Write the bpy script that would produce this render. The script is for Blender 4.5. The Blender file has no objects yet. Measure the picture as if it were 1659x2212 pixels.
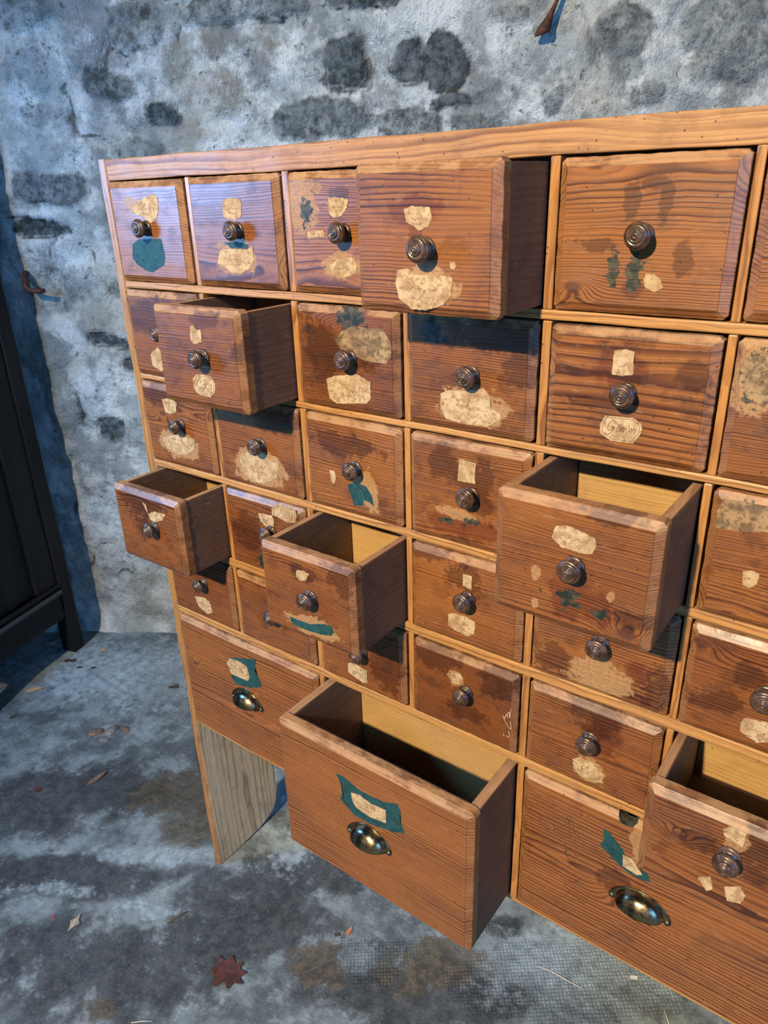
import bpy, bmesh, math, random
import numpy as np
from mathutils import Vector, Matrix

SC = bpy.context.scene
COL = SC.collection

# ------------------------------------------------------------------ camera
cam_d = bpy.data.cameras.new('camera')
cam_d.sensor_fit = 'HORIZONTAL'
cam_d.sensor_width = 36.0
cam_d.lens = 1585.75 / 1659 * 36.0
cam_d.clip_start = 0.02
cam_d.dof.use_dof = True
cam_d.dof.focus_distance = 0.93
cam_d.dof.aperture_fstop = 18.0
cam = bpy.data.objects.new('camera', cam_d)
COL.objects.link(cam)
R0 = Vector((0.8039, 0.5941, -0.0296)); R2 = Vector((-0.5541, 0.7298, -0.4005)).normalized()
R0 = (R0 - R2 * R0.dot(R2)).normalized()
UP = R0.cross(R2)
M = Matrix((R0, UP, -R2)).transposed().to_4x4()
M.translation = Vector((1.03296, -0.70120, 1.34637))
cam.matrix_world = M
SC.camera = cam

# ------------------------------------------------------------------ light
world = bpy.data.worlds.new('world'); SC.world = world
world.use_nodes = True
bg = world.node_tree.nodes['Background']
bg.inputs[0].default_value = (0.22, 0.42, 0.74, 1); bg.inputs[1].default_value = 0.12

def area(name, loc, target, size, size_y, power, color, shape='RECTANGLE'):
    d = bpy.data.lights.new(name, 'AREA'); d.shape = shape; d.size = size; d.size_y = size_y
    d.energy = power; d.color = color
    o = bpy.data.objects.new(name, d); COL.objects.link(o)
    o.location = loc
    o.rotation_euler = (Vector(target) - Vector(loc)).to_track_quat('-Z', 'Y').to_euler()
    return o
def spot(name, loc, target, power, color, deg, radius):
    d = bpy.data.lights.new(name, 'SPOT'); d.energy = power; d.color = color
    d.spot_size = math.radians(deg); d.spot_blend = 1.0; d.shadow_soft_size = radius
    o = bpy.data.objects.new(name, d); COL.objects.link(o); o.location = loc
    o.rotation_euler = (Vector(target) - Vector(loc)).to_track_quat('-Z', 'Y').to_euler()
spot('ceiling_spot', (0.667, -3.45, 3.2), (0.95, 0.3, 0.86), 1450, (1.0, 0.82, 0.58), 66, 0.06)
area('blue_lamp', (-0.66, -0.76, 1.44), (-0.2, 0.3, 1.0), 0.34, 0.34, 22.0, (0.15, 0.46, 1.0), 'DISK')
area('blue_fill', (3.7, -2.0, 1.9), (-0.9, 0.35, 0.8), 1.3, 1.5, 85.0, (0.14, 0.42, 1.0))  # unseen soft blue fill, added to brighten the wall strip by the cupboard

SC.view_settings.view_transform = 'Standard'
SC.view_settings.look = 'None'
SC.view_settings.gamma = 1.0
SC.view_settings.exposure = -0.10
SC.view_settings.use_curve_mapping = False

# ------------------------------------------------------------------ numpy noise
def hash3(i, j, k, s=0):
    i = i.astype(np.int64); j = j.astype(np.int64); k = k.astype(np.int64)
    n = (i * 73856093) ^ (j * 19349663) ^ (k * 83492791) ^ (s * 2654435)
    n = (n ^ (n >> 13)) * 1274126177 & 0x7fffffff
    n = (n ^ (n >> 16)) * 668265263 & 0x7fffffff
    return (n & 0xffff) / 65535.0
def vnoise(x, y, z=None, s=0):
    x = np.asarray(x, float); y = np.asarray(y, float)
    z = np.zeros_like(x) if z is None else z
    i, j, k = np.floor(x), np.floor(y), np.floor(z)
    fx, fy, fz = x - i, y - j, z - k
    fx, fy, fz = [t * t * (3 - 2 * t) for t in (fx, fy, fz)]
    r = 0
    for a in (0, 1):
        for b in (0, 1):
            for c in (0, 1):
                w = (fx if a else 1 - fx) * (fy if b else 1 - fy) * (fz if c else 1 - fz)
                r = r + w * hash3(i + a, j + b, k + c, s)
    return r * 2 - 1
def fbm(x, y, s=0, o=4):
    r = 0; a = 1.0
    for k in range(o):
        r = r + a * vnoise(x * 2 ** k + 17 * k, y * 2 ** k - 9 * k, None, s + k); a *= 0.5
    return r / 1.9

# ------------------------------------------------------------------ node helper
class G:
    def __init__(self, name):
        self.m = bpy.data.materials.new(name); self.m.use_nodes = True
        self.t = self.m.node_tree; self.t.nodes.clear()
        self.out = self.t.nodes.new('ShaderNodeOutputMaterial')
        self.b = self.t.nodes.new('ShaderNodeBsdfPrincipled')
        self.t.links.new(self.b.outputs[0], self.out.inputs[0])
    def put(self, sock, v):
        if v is None: return
        if isinstance(v, bpy.types.NodeSocket): self.t.links.new(v, sock)
        else:
            if hasattr(sock.default_value, '__len__'):
                if not hasattr(v, '__len__'): v = (v,) * len(sock.default_value)
                v = tuple(v)
                if len(sock.default_value) == 4 and len(v) == 3: v = v + (1,)
            sock.default_value = v
    def m_(self, op, a, b=None, c=None, clamp=False):
        n = self.t.nodes.new('ShaderNodeMath'); n.operation = op; n.use_clamp = clamp
        self.put(n.inputs[0], a); self.put(n.inputs[1], b)
        if c is not None: self.put(n.inputs[2], c)
        return n.outputs[0]
    def add(self, a, b): return self.m_('ADD', a, b)
    def mul(self, a, b): return self.m_('MULTIPLY', a, b)
    def sub(self, a, b): return self.m_('SUBTRACT', a, b)
    def ss(self, v, lo, hi, a=0.0, b=1.0):
        n = self.t.nodes.new('ShaderNodeMapRange'); n.interpolation_type = 'SMOOTHSTEP'
        self.put(n.inputs[0], v); self.put(n.inputs[1], lo); self.put(n.inputs[2], hi)
        self.put(n.inputs[3], a); self.put(n.inputs[4], b)
        return n.outputs[0]
    def mix(self, f, a, b, mode='MIX'):
        n = self.t.nodes.new('ShaderNodeMix'); n.data_type = 'RGBA'; n.blend_type = mode; n.clamp_factor = True
        self.put(n.inputs[0], f); self.put(n.inputs[6], a); self.put(n.inputs[7], b)
        return n.outputs[2]
    def obj(self): return self.t.nodes.new('ShaderNodeTexCoord').outputs['Object']
    def sep(self, v):
        n = self.t.nodes.new('ShaderNodeSeparateXYZ'); self.put(n.inputs[0], v); return n.outputs
    def comb(self, x, y, z):
        n = self.t.nodes.new('ShaderNodeCombineXYZ')
        for i, v in enumerate((x, y, z)): self.put(n.inputs[i], v)
        return n.outputs[0]
    def vmul(self, v, s):
        n = self.t.nodes.new('ShaderNodeVectorMath'); n.operation = 'MULTIPLY'
        self.put(n.inputs[0], v); self.put(n.inputs[1], s); return n.outputs[0]
    def vadd(self, v, s):
        n = self.t.nodes.new('ShaderNodeVectorMath'); n.operation = 'ADD'
        self.put(n.inputs[0], v); self.put(n.inputs[1], s); return n.outputs[0]
    def noise(self, v, scale=1.0, detail=2.0, rough=0.5, color=False, dist=0.0):
        n = self.t.nodes.new('ShaderNodeTexNoise'); self.put(n.inputs['Vector'], v)
        n.inputs['Scale'].default_value = scale; n.inputs['Detail'].default_value = detail
        n.inputs['Roughness'].default_value = rough; n.inputs['Distortion'].default_value = dist
        return n.outputs[1] if color else n.outputs[0]
    def voro(self, v, scale, feat='F1'):
        n = self.t.nodes.new('ShaderNodeTexVoronoi'); n.feature = feat
        self.put(n.inputs['Vector'], v); n.inputs['Scale'].default_value = scale
        return n.outputs
    def attr(self, name, kind='GEOMETRY'):
        n = self.t.nodes.new('ShaderNodeAttribute'); n.attribute_type = kind; n.attribute_name = name
        return n.outputs
    def bump(self, h, strength, dist, normal=None):
        n = self.t.nodes.new('ShaderNodeBump'); n.inputs['Strength'].default_value = strength
        n.inputs['Distance'].default_value = dist
        self.put(n.inputs['Height'], h)
        if normal is not None: self.put(n.inputs['Normal'], normal)
        return n.outputs[0]
    def fin(self, color, rough=0.5, normal=None, metal=0.0, coat=0.0, coat_rough=0.3, spec=0.5):
        b = self.b.inputs
        self.put(b['Base Color'], color); self.put(b['Roughness'], rough); self.put(b['Metallic'], metal)
        b['Coat Weight'].default_value = coat; b['Coat Roughness'].default_value = coat_rough
        self.put(b['Specular IOR Level'], spec)
        if normal is not None: self.put(b['Normal'], normal)
        return self.m

def mat_wood(name, axis, light, dark, ring=0.0042, contrast=0.8, patina=0.6, rough=0.42, marks=False,
             coat=0.25, worm=0.6, patcol=(0.13, 0.055, 0.035), wob=0.010, qoff=0.035):
    """solid old pine: growth rings around a log axis that runs along `axis`"""
    g = G(name)
    P = g.obj(); s = g.sep(P)
    order = {'X': (0, 2, 1), 'Z': (2, 0, 1), 'Y': (1, 2, 0)}[axis]
    a, p, q = s[order[0]], s[order[1]], s[order[2]]
    sd = g.attr('seed', 'OBJECT')[2]
    lg = g.sep(g.attr('logc', 'OBJECT')[1])           # ring centre, ring width scale
    kn = g.sep(g.attr('knot', 'OBJECT')[1])           # a, p, size of one knot
    off = g.comb(g.mul(sd, 3.17), g.mul(sd, 1.31), g.mul(sd, 2.23))
    def nz(sa, sp, sq, detail=2.0, rough_=0.5, scale=1.0):
        return g.noise(g.vadd(g.comb(g.mul(a, sa), g.mul(p, sp), g.mul(q, sq)), off), scale, detail, rough_)
    warp = g.mul(g.sub(nz(4, 14, 14), 0.5), wob * 2)
    warp2 = g.mul(g.sub(nz(22, 60, 60), 0.5), 0.0022)
    dp = g.sub(p, lg[0]); dq = g.sub(q, lg[1])
    r = g.m_('SQRT', g.add(g.mul(dp, dp), g.mul(dq, dq)))
    ka = g.sub(a, kn[0]); kp = g.sub(p, kn[1])
    kd = g.m_('SQRT', g.add(g.mul(g.mul(ka, ka), 0.35), g.mul(kp, kp)))
    ks = g.m_('MAXIMUM', kn[2], 0.0001)
    kr = g.m_('DIVIDE', kd, ks)
    ke = g.m_('POWER', 2.718, g.mul(g.mul(kr, kr), -1.0))
    r = g.add(g.add(g.add(r, warp), warp2), g.mul(ke, g.mul(ks, 1.3)))
    t = g.m_('DIVIDE', r, g.mul(lg[2], ring))
    t = g.add(t, g.mul(g.sub(g.noise(g.comb(g.mul(t, 0.35), off, 0.0), 1.0, 1.0), 0.5), 2.2))
    fr = g.m_('FRACT', t); t2 = g.m_('FRACT', g.add(g.mul(t, 2.7), 0.3))
    late = g.mul(g.ss(fr, 0.38, 0.88), g.ss(fr, 0.90, 1.0, 1.0, 0.0))
    stren = g.ss(nz(5, 20, 20, 2.0), 0.30, 0.58, 0.40, 1.0)
    late = g.m_('MAXIMUM', g.mul(late, stren), g.mul(g.ss(t2, 0.35, 0.9), 0.35)); late = g.mul(late, contrast)
    fib = nz(10, 900, 900, 2.0)
    fib2 = nz(60, 260, 260, 3.0)
    col = g.mix(late, light, dark)
    col = g.mix(g.ss(fib, 0.35, 0.7, 0.0, 0.35), col, g.mix(1.0, col, (0.55, 0.5, 0.45, 1), 'MULTIPLY'))
    # uneven old finish
    pat = nz(9, 16, 16, 5.0, 0.62)
    age = g.attr('age', 'OBJECT')[2]; pvar = g.mul(age, patina)
    col = g.mix(g.mul(g.ss(pat, 0.44, 0.72), pvar), col, g.mix(0.65, col, patcol))
    pat2 = nz(30, 45, 45, 5.0, 0.7)
    col = g.mix(g.mul(g.ss(pat2, 0.50, 0.64), g.mul(pvar, 0.7)), col, g.mix(1.0, col, (0.45, 0.38, 0.36, 1), 'MULTIPLY'))
    col = g.mix(g.mul(g.ss(fib2, 0.60, 0.8), 0.30), col, g.mix(0.5, col, (0.75, 0.55, 0.36, 1)))
    # knot heart
    tone = g.attr('tone', 'OBJECT')[2]
    col = g.mix(tone, col, g.mix(1.0, col, (0.44, 0.33, 0.36, 1), 'MULTIPLY'))
    if marks:
        em_ = None; em = g.mul(g.sep(g.attr('marks_b')[1])[1], g.ss(pat2, 0.62, 0.40, 0.25, 1.0))
        col = g.mix(g.mul(em, 0.55), col, (0.45, 0.275, 0.125, 1))
    core = g.mul(g.ss(kr, 0.28, 0.55, 1.0, 0.0), g.ss(kn[2], 0.0002, 0.001))
    col = g.mix(g.mul(core, 0.75), col, (0.07, 0.025, 0.015, 1))
    # worm holes
    vo = g.voro(g.vadd(P, off), 120.0)
    hole = g.mul(g.ss(vo[0], 0.09, 0.15, 1.0, 0.0), g.m_('GREATER_THAN', g.sep(vo[1])[0], 1.0 - 0.36 * worm))
    col = g.mix(g.mul(hole, 0.85), col, (0.02, 0.01, 0.006, 1))
    rgh = g.add(rough, g.mul(g.sub(pat2, 0.5), 0.35))
    if marks:
        m1 = g.sep(g.attr('marks_a')[1]); m2 = g.sep(g.attr('marks_b')[1])
        n1 = g.sub(nz(150, 150, 150, 3.0, 0.6), 0.5); n2 = g.sub(nz(45, 45, 45, 2.0), 0.5)
        def msk(ch, k1=0.7, k2=0.9, lo=0.42, hi=0.56):
            return g.ss(g.add(ch, g.add(g.mul(n1, k1), g.mul(n2, k2))), lo, hi)
        mp = msk(m1[0]); md = msk(m1[1], 0.9, 1.3, 0.36, 0.62); mg = msk(m1[2], 1.6, 1.2, 0.5, 0.6); mr = msk(m2[0], 0.8, 1.2, 0.3, 0.65)
        col = g.mix(g.mul(md, 0.68), col, g.mix(1.0, col, (0.30, 0.24, 0.27, 1), 'MULTIPLY'))
        col = g.mix(g.mul(mr, 0.6), col, g.mix(1.0, col, (0.48, 0.22, 0.20, 1), 'MULTIPLY'))
        pc = g.mix(g.ss(nz(300, 420, 420, 4.0, 0.7), 0.42, 0.60), (0.41, 0.235, 0.090, 1), (0.29, 0.150, 0.055, 1))
        col = g.mix(g.mul(mp, 0.72), col, pc)
        gc = g.mix(g.ss(nz(130, 130, 130, 2.0), 0.4, 0.6), (0.014, 0.019, 0.014, 1), (0.06, 0.050, 0.030, 1))
        col = g.mix(mg, col, gc)
        rgh = g.add(g.add(rgh, g.mul(mp, 0.25)), g.mul(em, 0.3))
    h = g.add(g.add(g.mul(late, 0.55), g.mul(fib, 0.30)), g.mul(hole, -0.6))
    nrm = g.bump(h, 0.32, 0.0007)
    return g.fin(col, rgh, nrm, coat=coat, coat_rough=0.28)

OR_L, OR_D = (0.385, 0.145, 0.034), (0.078, 0.020, 0.006)
M_front = mat_wood('aged_pine_drawer_front', 'X', OR_L, OR_D, marks=True, patina=0.85, contrast=1.0, coat=0.22, ring=0.0034)
M_rail = mat_wood('pale_pine_rail', 'X', (0.50, 0.250, 0.072), (0.20, 0.072, 0.018), ring=0.0038, patina=0.25, contrast=0.8, wob=0.006, coat=0.08, rough=0.52)
M_div = mat_wood('pale_pine_divider', 'Z', (0.46, 0.210, 0.055), (0.16, 0.052, 0.013), ring=0.0032, patina=0.3, contrast=0.85, wob=0.006)
M_top = mat_wood('pine_top_rail', 'X', (0.44, 0.215, 0.066), (0.17, 0.060, 0.016), ring=0.0050, patina=0.45, contrast=0.9, worm=1.0, coat=0.06, rough=0.55)
M_side = mat_wood('pine_side_panel', 'Z', (0.42, 0.20, 0.055), (0.20, 0.074, 0.018), ring=0.0040, patina=0.5, contrast=0.8)
M_raw = mat_wood('raw_grey_pine', 'Z', (0.86, 0.62, 0.35), (0.46, 0.29, 0.14), ring=0.011, patina=0.45, contrast=0.9, rough=0.7, coat=0.0, patcol=(0.16, 0.12, 0.08))
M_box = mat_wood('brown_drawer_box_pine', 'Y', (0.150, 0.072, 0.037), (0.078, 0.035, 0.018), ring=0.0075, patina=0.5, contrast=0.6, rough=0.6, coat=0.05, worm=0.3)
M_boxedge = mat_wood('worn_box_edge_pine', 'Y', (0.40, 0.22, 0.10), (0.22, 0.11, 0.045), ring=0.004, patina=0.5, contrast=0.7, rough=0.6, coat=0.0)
M_boxfloor = mat_wood('shaded_box_floor', 'X', (0.050, 0.026, 0.016), (0.028, 0.014, 0.009), patina=0.3, contrast=0.5, rough=0.8, coat=0.0)  # near-black: shade inside the open boxes is put into the colour
M_boxback = mat_wood('yellow_pine_box_back', 'X', (0.50, 0.30, 0.10), (0.30, 0.15, 0.042), ring=0.0045, patina=0.25, contrast=0.6, rough=0.6, coat=0.05, worm=0.2)

def mat_paper(name, c1, c2, c3, rough=0.8):
    g = G(name); P = g.obj(); sd = g.attr('seed', 'OBJECT')[2]
    P = g.vadd(P, g.comb(sd, g.mul(sd, 2.0), g.mul(sd, 3.0)))
    n1 = g.noise(P, 90, 4, 0.65); n2 = g.noise(P, 260, 3, 0.6); n3 = g.noise(P, 35, 2)
    c1, c2, c3 = c1 + (1,), c2 + (1,), c3 + (1,); col = g.mix(g.ss(n1, 0.42, 0.62), c1, c2)
    col = g.mix(g.mul(g.ss(n2, 0.58, 0.68), 0.8), col, c3)
    col = g.mix(g.ss(n3, 0.45, 0.65, 0.0, 0.5), col, c2); n5 = g.noise(P, 130, 5, 0.7); col = g.mix(g.ss(n5, 0.52, 0.60, 0.0, 0.65), col, g.mix(0.5, c2, c3))
    return g.fin(col, rough, g.bump(n2, 0.6, 0.0006), spec=0.25)
M_cream = mat_paper('aged_cream_paper', (0.50, 0.355, 0.190), (0.34, 0.215, 0.100), (0.16, 0.070, 0.03))
M_mott = mat_paper('mottled_paper', (0.33, 0.21, 0.10), (0.15, 0.095, 0.048), (0.03, 0.026, 0.018))
M_teal = mat_paper('teal_paper', (0.014, 0.070, 0.072), (0.010, 0.042, 0.044), (0.045, 0.075, 0.06), 0.6)
def flat(name, c, rough=0.6, metal=0.0, spec=0.5, coat=0.0):
    g = G(name); return g.fin(c + (1,), rough, metal=metal, spec=spec, coat=coat)
M_ink = flat('brown_ink', (0.13, 0.06, 0.035), 0.8)
M_scr = flat('scratched_bare_wood', (0.72, 0.52, 0.33), 0.8)
M_pencil = flat('dark_pencil', (0.11, 0.055, 0.025), 0.7)

def mat_knob():
    g = G('turned_dark_knob'); P = g.obj(); sd = g.attr('seed', 'OBJECT')[2]
    P = g.vadd(P, g.comb(sd, sd, sd))
    n = g.noise(P, 140, 4, 0.6)
    col = g.mix(g.ss(n, 0.35, 0.7), (0.038, 0.020, 0.012, 1), (0.105, 0.058, 0.034, 1))
    return g.fin(col, g.ss(n, 0.3, 0.7, 0.26, 0.42), g.bump(n, 0.2, 0.0005), coat=0.15, coat_rough=0.3, metal=0.0)
M_knob = mat_knob()
def mat_brass():
    g = G('tarnished_brass'); P = g.obj()
    n = g.noise(P, 60, 5, 0.65)
    col = g.mix(g.ss(n, 0.35, 0.65), (0.10, 0.085, 0.055, 1), (0.34, 0.27, 0.15, 1))
    return g.fin(col, g.ss(n, 0.3, 0.7, 0.20, 0.36), g.bump(n, 0.15, 0.0005), metal=1.0)
M_brass = mat_brass()
M_screw = flat('steel_screw', (0.45, 0.42, 0.38), 0.4, 0.9)
def mat_rust():
    g = G('rusty_iron'); n = g.noise(g.obj(), 80, 5, 0.7)
    return g.fin(g.mix(g.ss(n, 0.4, 0.65), (0.035, 0.018, 0.012, 1), (0.13, 0.035, 0.018, 1)), 0.75, g.bump(n, 0.5, 0.002), metal=0.2)
M_rust = mat_rust()

# ------------------------------------------------------------------ mesh helpers
rnd = random.Random(7)
def link(name, me, mat, parent=None, smooth=False):
    o = bpy.data.objects.new(name, me); COL.objects.link(o)
    for m in (mat if isinstance(mat, (list, tuple)) else [mat]): me.materials.append(m)
    if smooth:
        for p in me.polygons: p.use_smooth = True
    if parent is not None: o.parent = parent
    return o
def from_bm(name, bm, mat, parent=None, smooth=False):
    me = bpy.data.meshes.new(name); bm.normal_update(); bm.to_mesh(me); bm.free()
    return link(name, me, mat, parent, smooth)
def wood_props(o, qc=None, pc=None, scale=None, knot=(0, 0, 0), age=1.0, tone=0.0):
    o['seed'] = rnd.uniform(0, 30)
    o['logc'] = [rnd.choice((-1, 1)) * rnd.uniform(0.03, 0.12) if pc is None else pc,
                 rnd.uniform(0.02, 0.06) if qc is None else qc,
                 rnd.uniform(0.75, 1.3) if scale is None else scale]
    o['knot'] = [float(k) for k in knot]
    o['age'] = float(age); o['tone'] = float(tone)
def board(name, lo, hi, mat, parent, bev=0.0012, wob=0.0005, seg=0.03, **kw):
    """sawn board: box cut into short lengths, eased edges, faintly uneven"""
    lo = Vector(lo); hi = Vector(hi); c = (lo + hi) / 2; d = hi - lo
    bm = bmesh.new()
    bmesh.ops.create_cube(bm, size=1.0)
    bmesh.ops.scale(bm, vec=d, verts=bm.verts)
    ax = max(range(3), key=lambda i: d[i])
    n = max(1, int(d[ax] / seg))
    for k in range(1, n):
        co = Vector((0, 0, 0)); co[ax] = -d[ax] / 2 + d[ax] * k / n
        no = Vector((0, 0, 0)); no[ax] = 1
        bmesh.ops.bisect_plane(bm, geom=bm.verts[:] + bm.edges[:] + bm.faces[:], plane_co=co, plane_no=no)
    sharp = [e for e in bm.edges if len(e.link_faces) == 2 and e.calc_face_angle() > 0.5]
    bmesh.ops.bevel(bm, geom=sharp, offset=min(bev, min(d) * 0.3), segments=2, affect='EDGES', profile=0.5)
    s = rnd.uniform(0, 99)
    for v in bm.verts:
        t = v.co[ax] * 22 + s
        for k in range(3):
            if k != ax: v.co[k] += wob * (math.sin(t + k * 2) + 0.6 * math.sin(2.7 * t + k)) * 0.5
    o = from_bm(name, bm, mat, parent)
    o.location = c
    wood_props(o, **kw)
    return o
def lathe_y(profile, n=40):
    """profile of (radius, height) turned about the y axis, growing towards -y"""
    bm = bmesh.new(); rings = []
    for r, h in profile:
        if r < 1e-6: rings.append([bm.verts.new((0, -h, 0))])
        else: rings.append([bm.verts.new((r * math.cos(2 * math.pi * k / n), -h, r * math.sin(2 * math.pi * k / n))) for k in range(n)])
    for A, B in zip(rings, rings[1:]):
        for k in range(n):
            q = [A[k % len(A)], A[(k + 1) % len(A)], B[(k + 1) % len(B)], B[k % len(B)]]
            q = list(dict.fromkeys(q))
            if len(q) > 2: bm.faces.new(q)
    bmesh.ops.recalc_face_normals(bm, faces=bm.faces)
    return bm
def tube(bm, pts, rad, n=8):
    pts = [Vector(p) for p in pts]; rings = []
    rads = rad if hasattr(rad, '__len__') else [rad] * len(pts)
    for i, p in enumerate(pts):
        d = (pts[min(i + 1, len(pts) - 1)] - pts[max(i - 1, 0)]).normalized()
        a = d.orthogonal().normalized() if i == 0 else (a - d * a.dot(d)).normalized()
        b = d.cross(a)
        rings.append([bm.verts.new(p + (a * math.cos(2 * math.pi * k / n) + b * math.sin(2 * math.pi * k / n)) * rads[i]) for k in range(n)])
    for A, B in zip(rings, rings[1:]):
        for k in range(n): bm.faces.new((A[k], A[(k + 1) % n], B[(k + 1) % n], B[k]))
    bm.faces.new(rings[0][::-1]); bm.faces.new(rings[-1])
def thing(name, label, cat, loc=(0, 0, 0), group=None):
    o = bpy.data.objects.new(name, None); COL.objects.link(o); o.location = loc
    o.empty_display_size = 0.05
    o['label'] = label; o['category'] = cat
    if group: o['group'] = group
    return o
def tag(o, label, cat, group=None):
    o['label'] = label; o['category'] = cat
    if group: o['group'] = group
    return o
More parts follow.
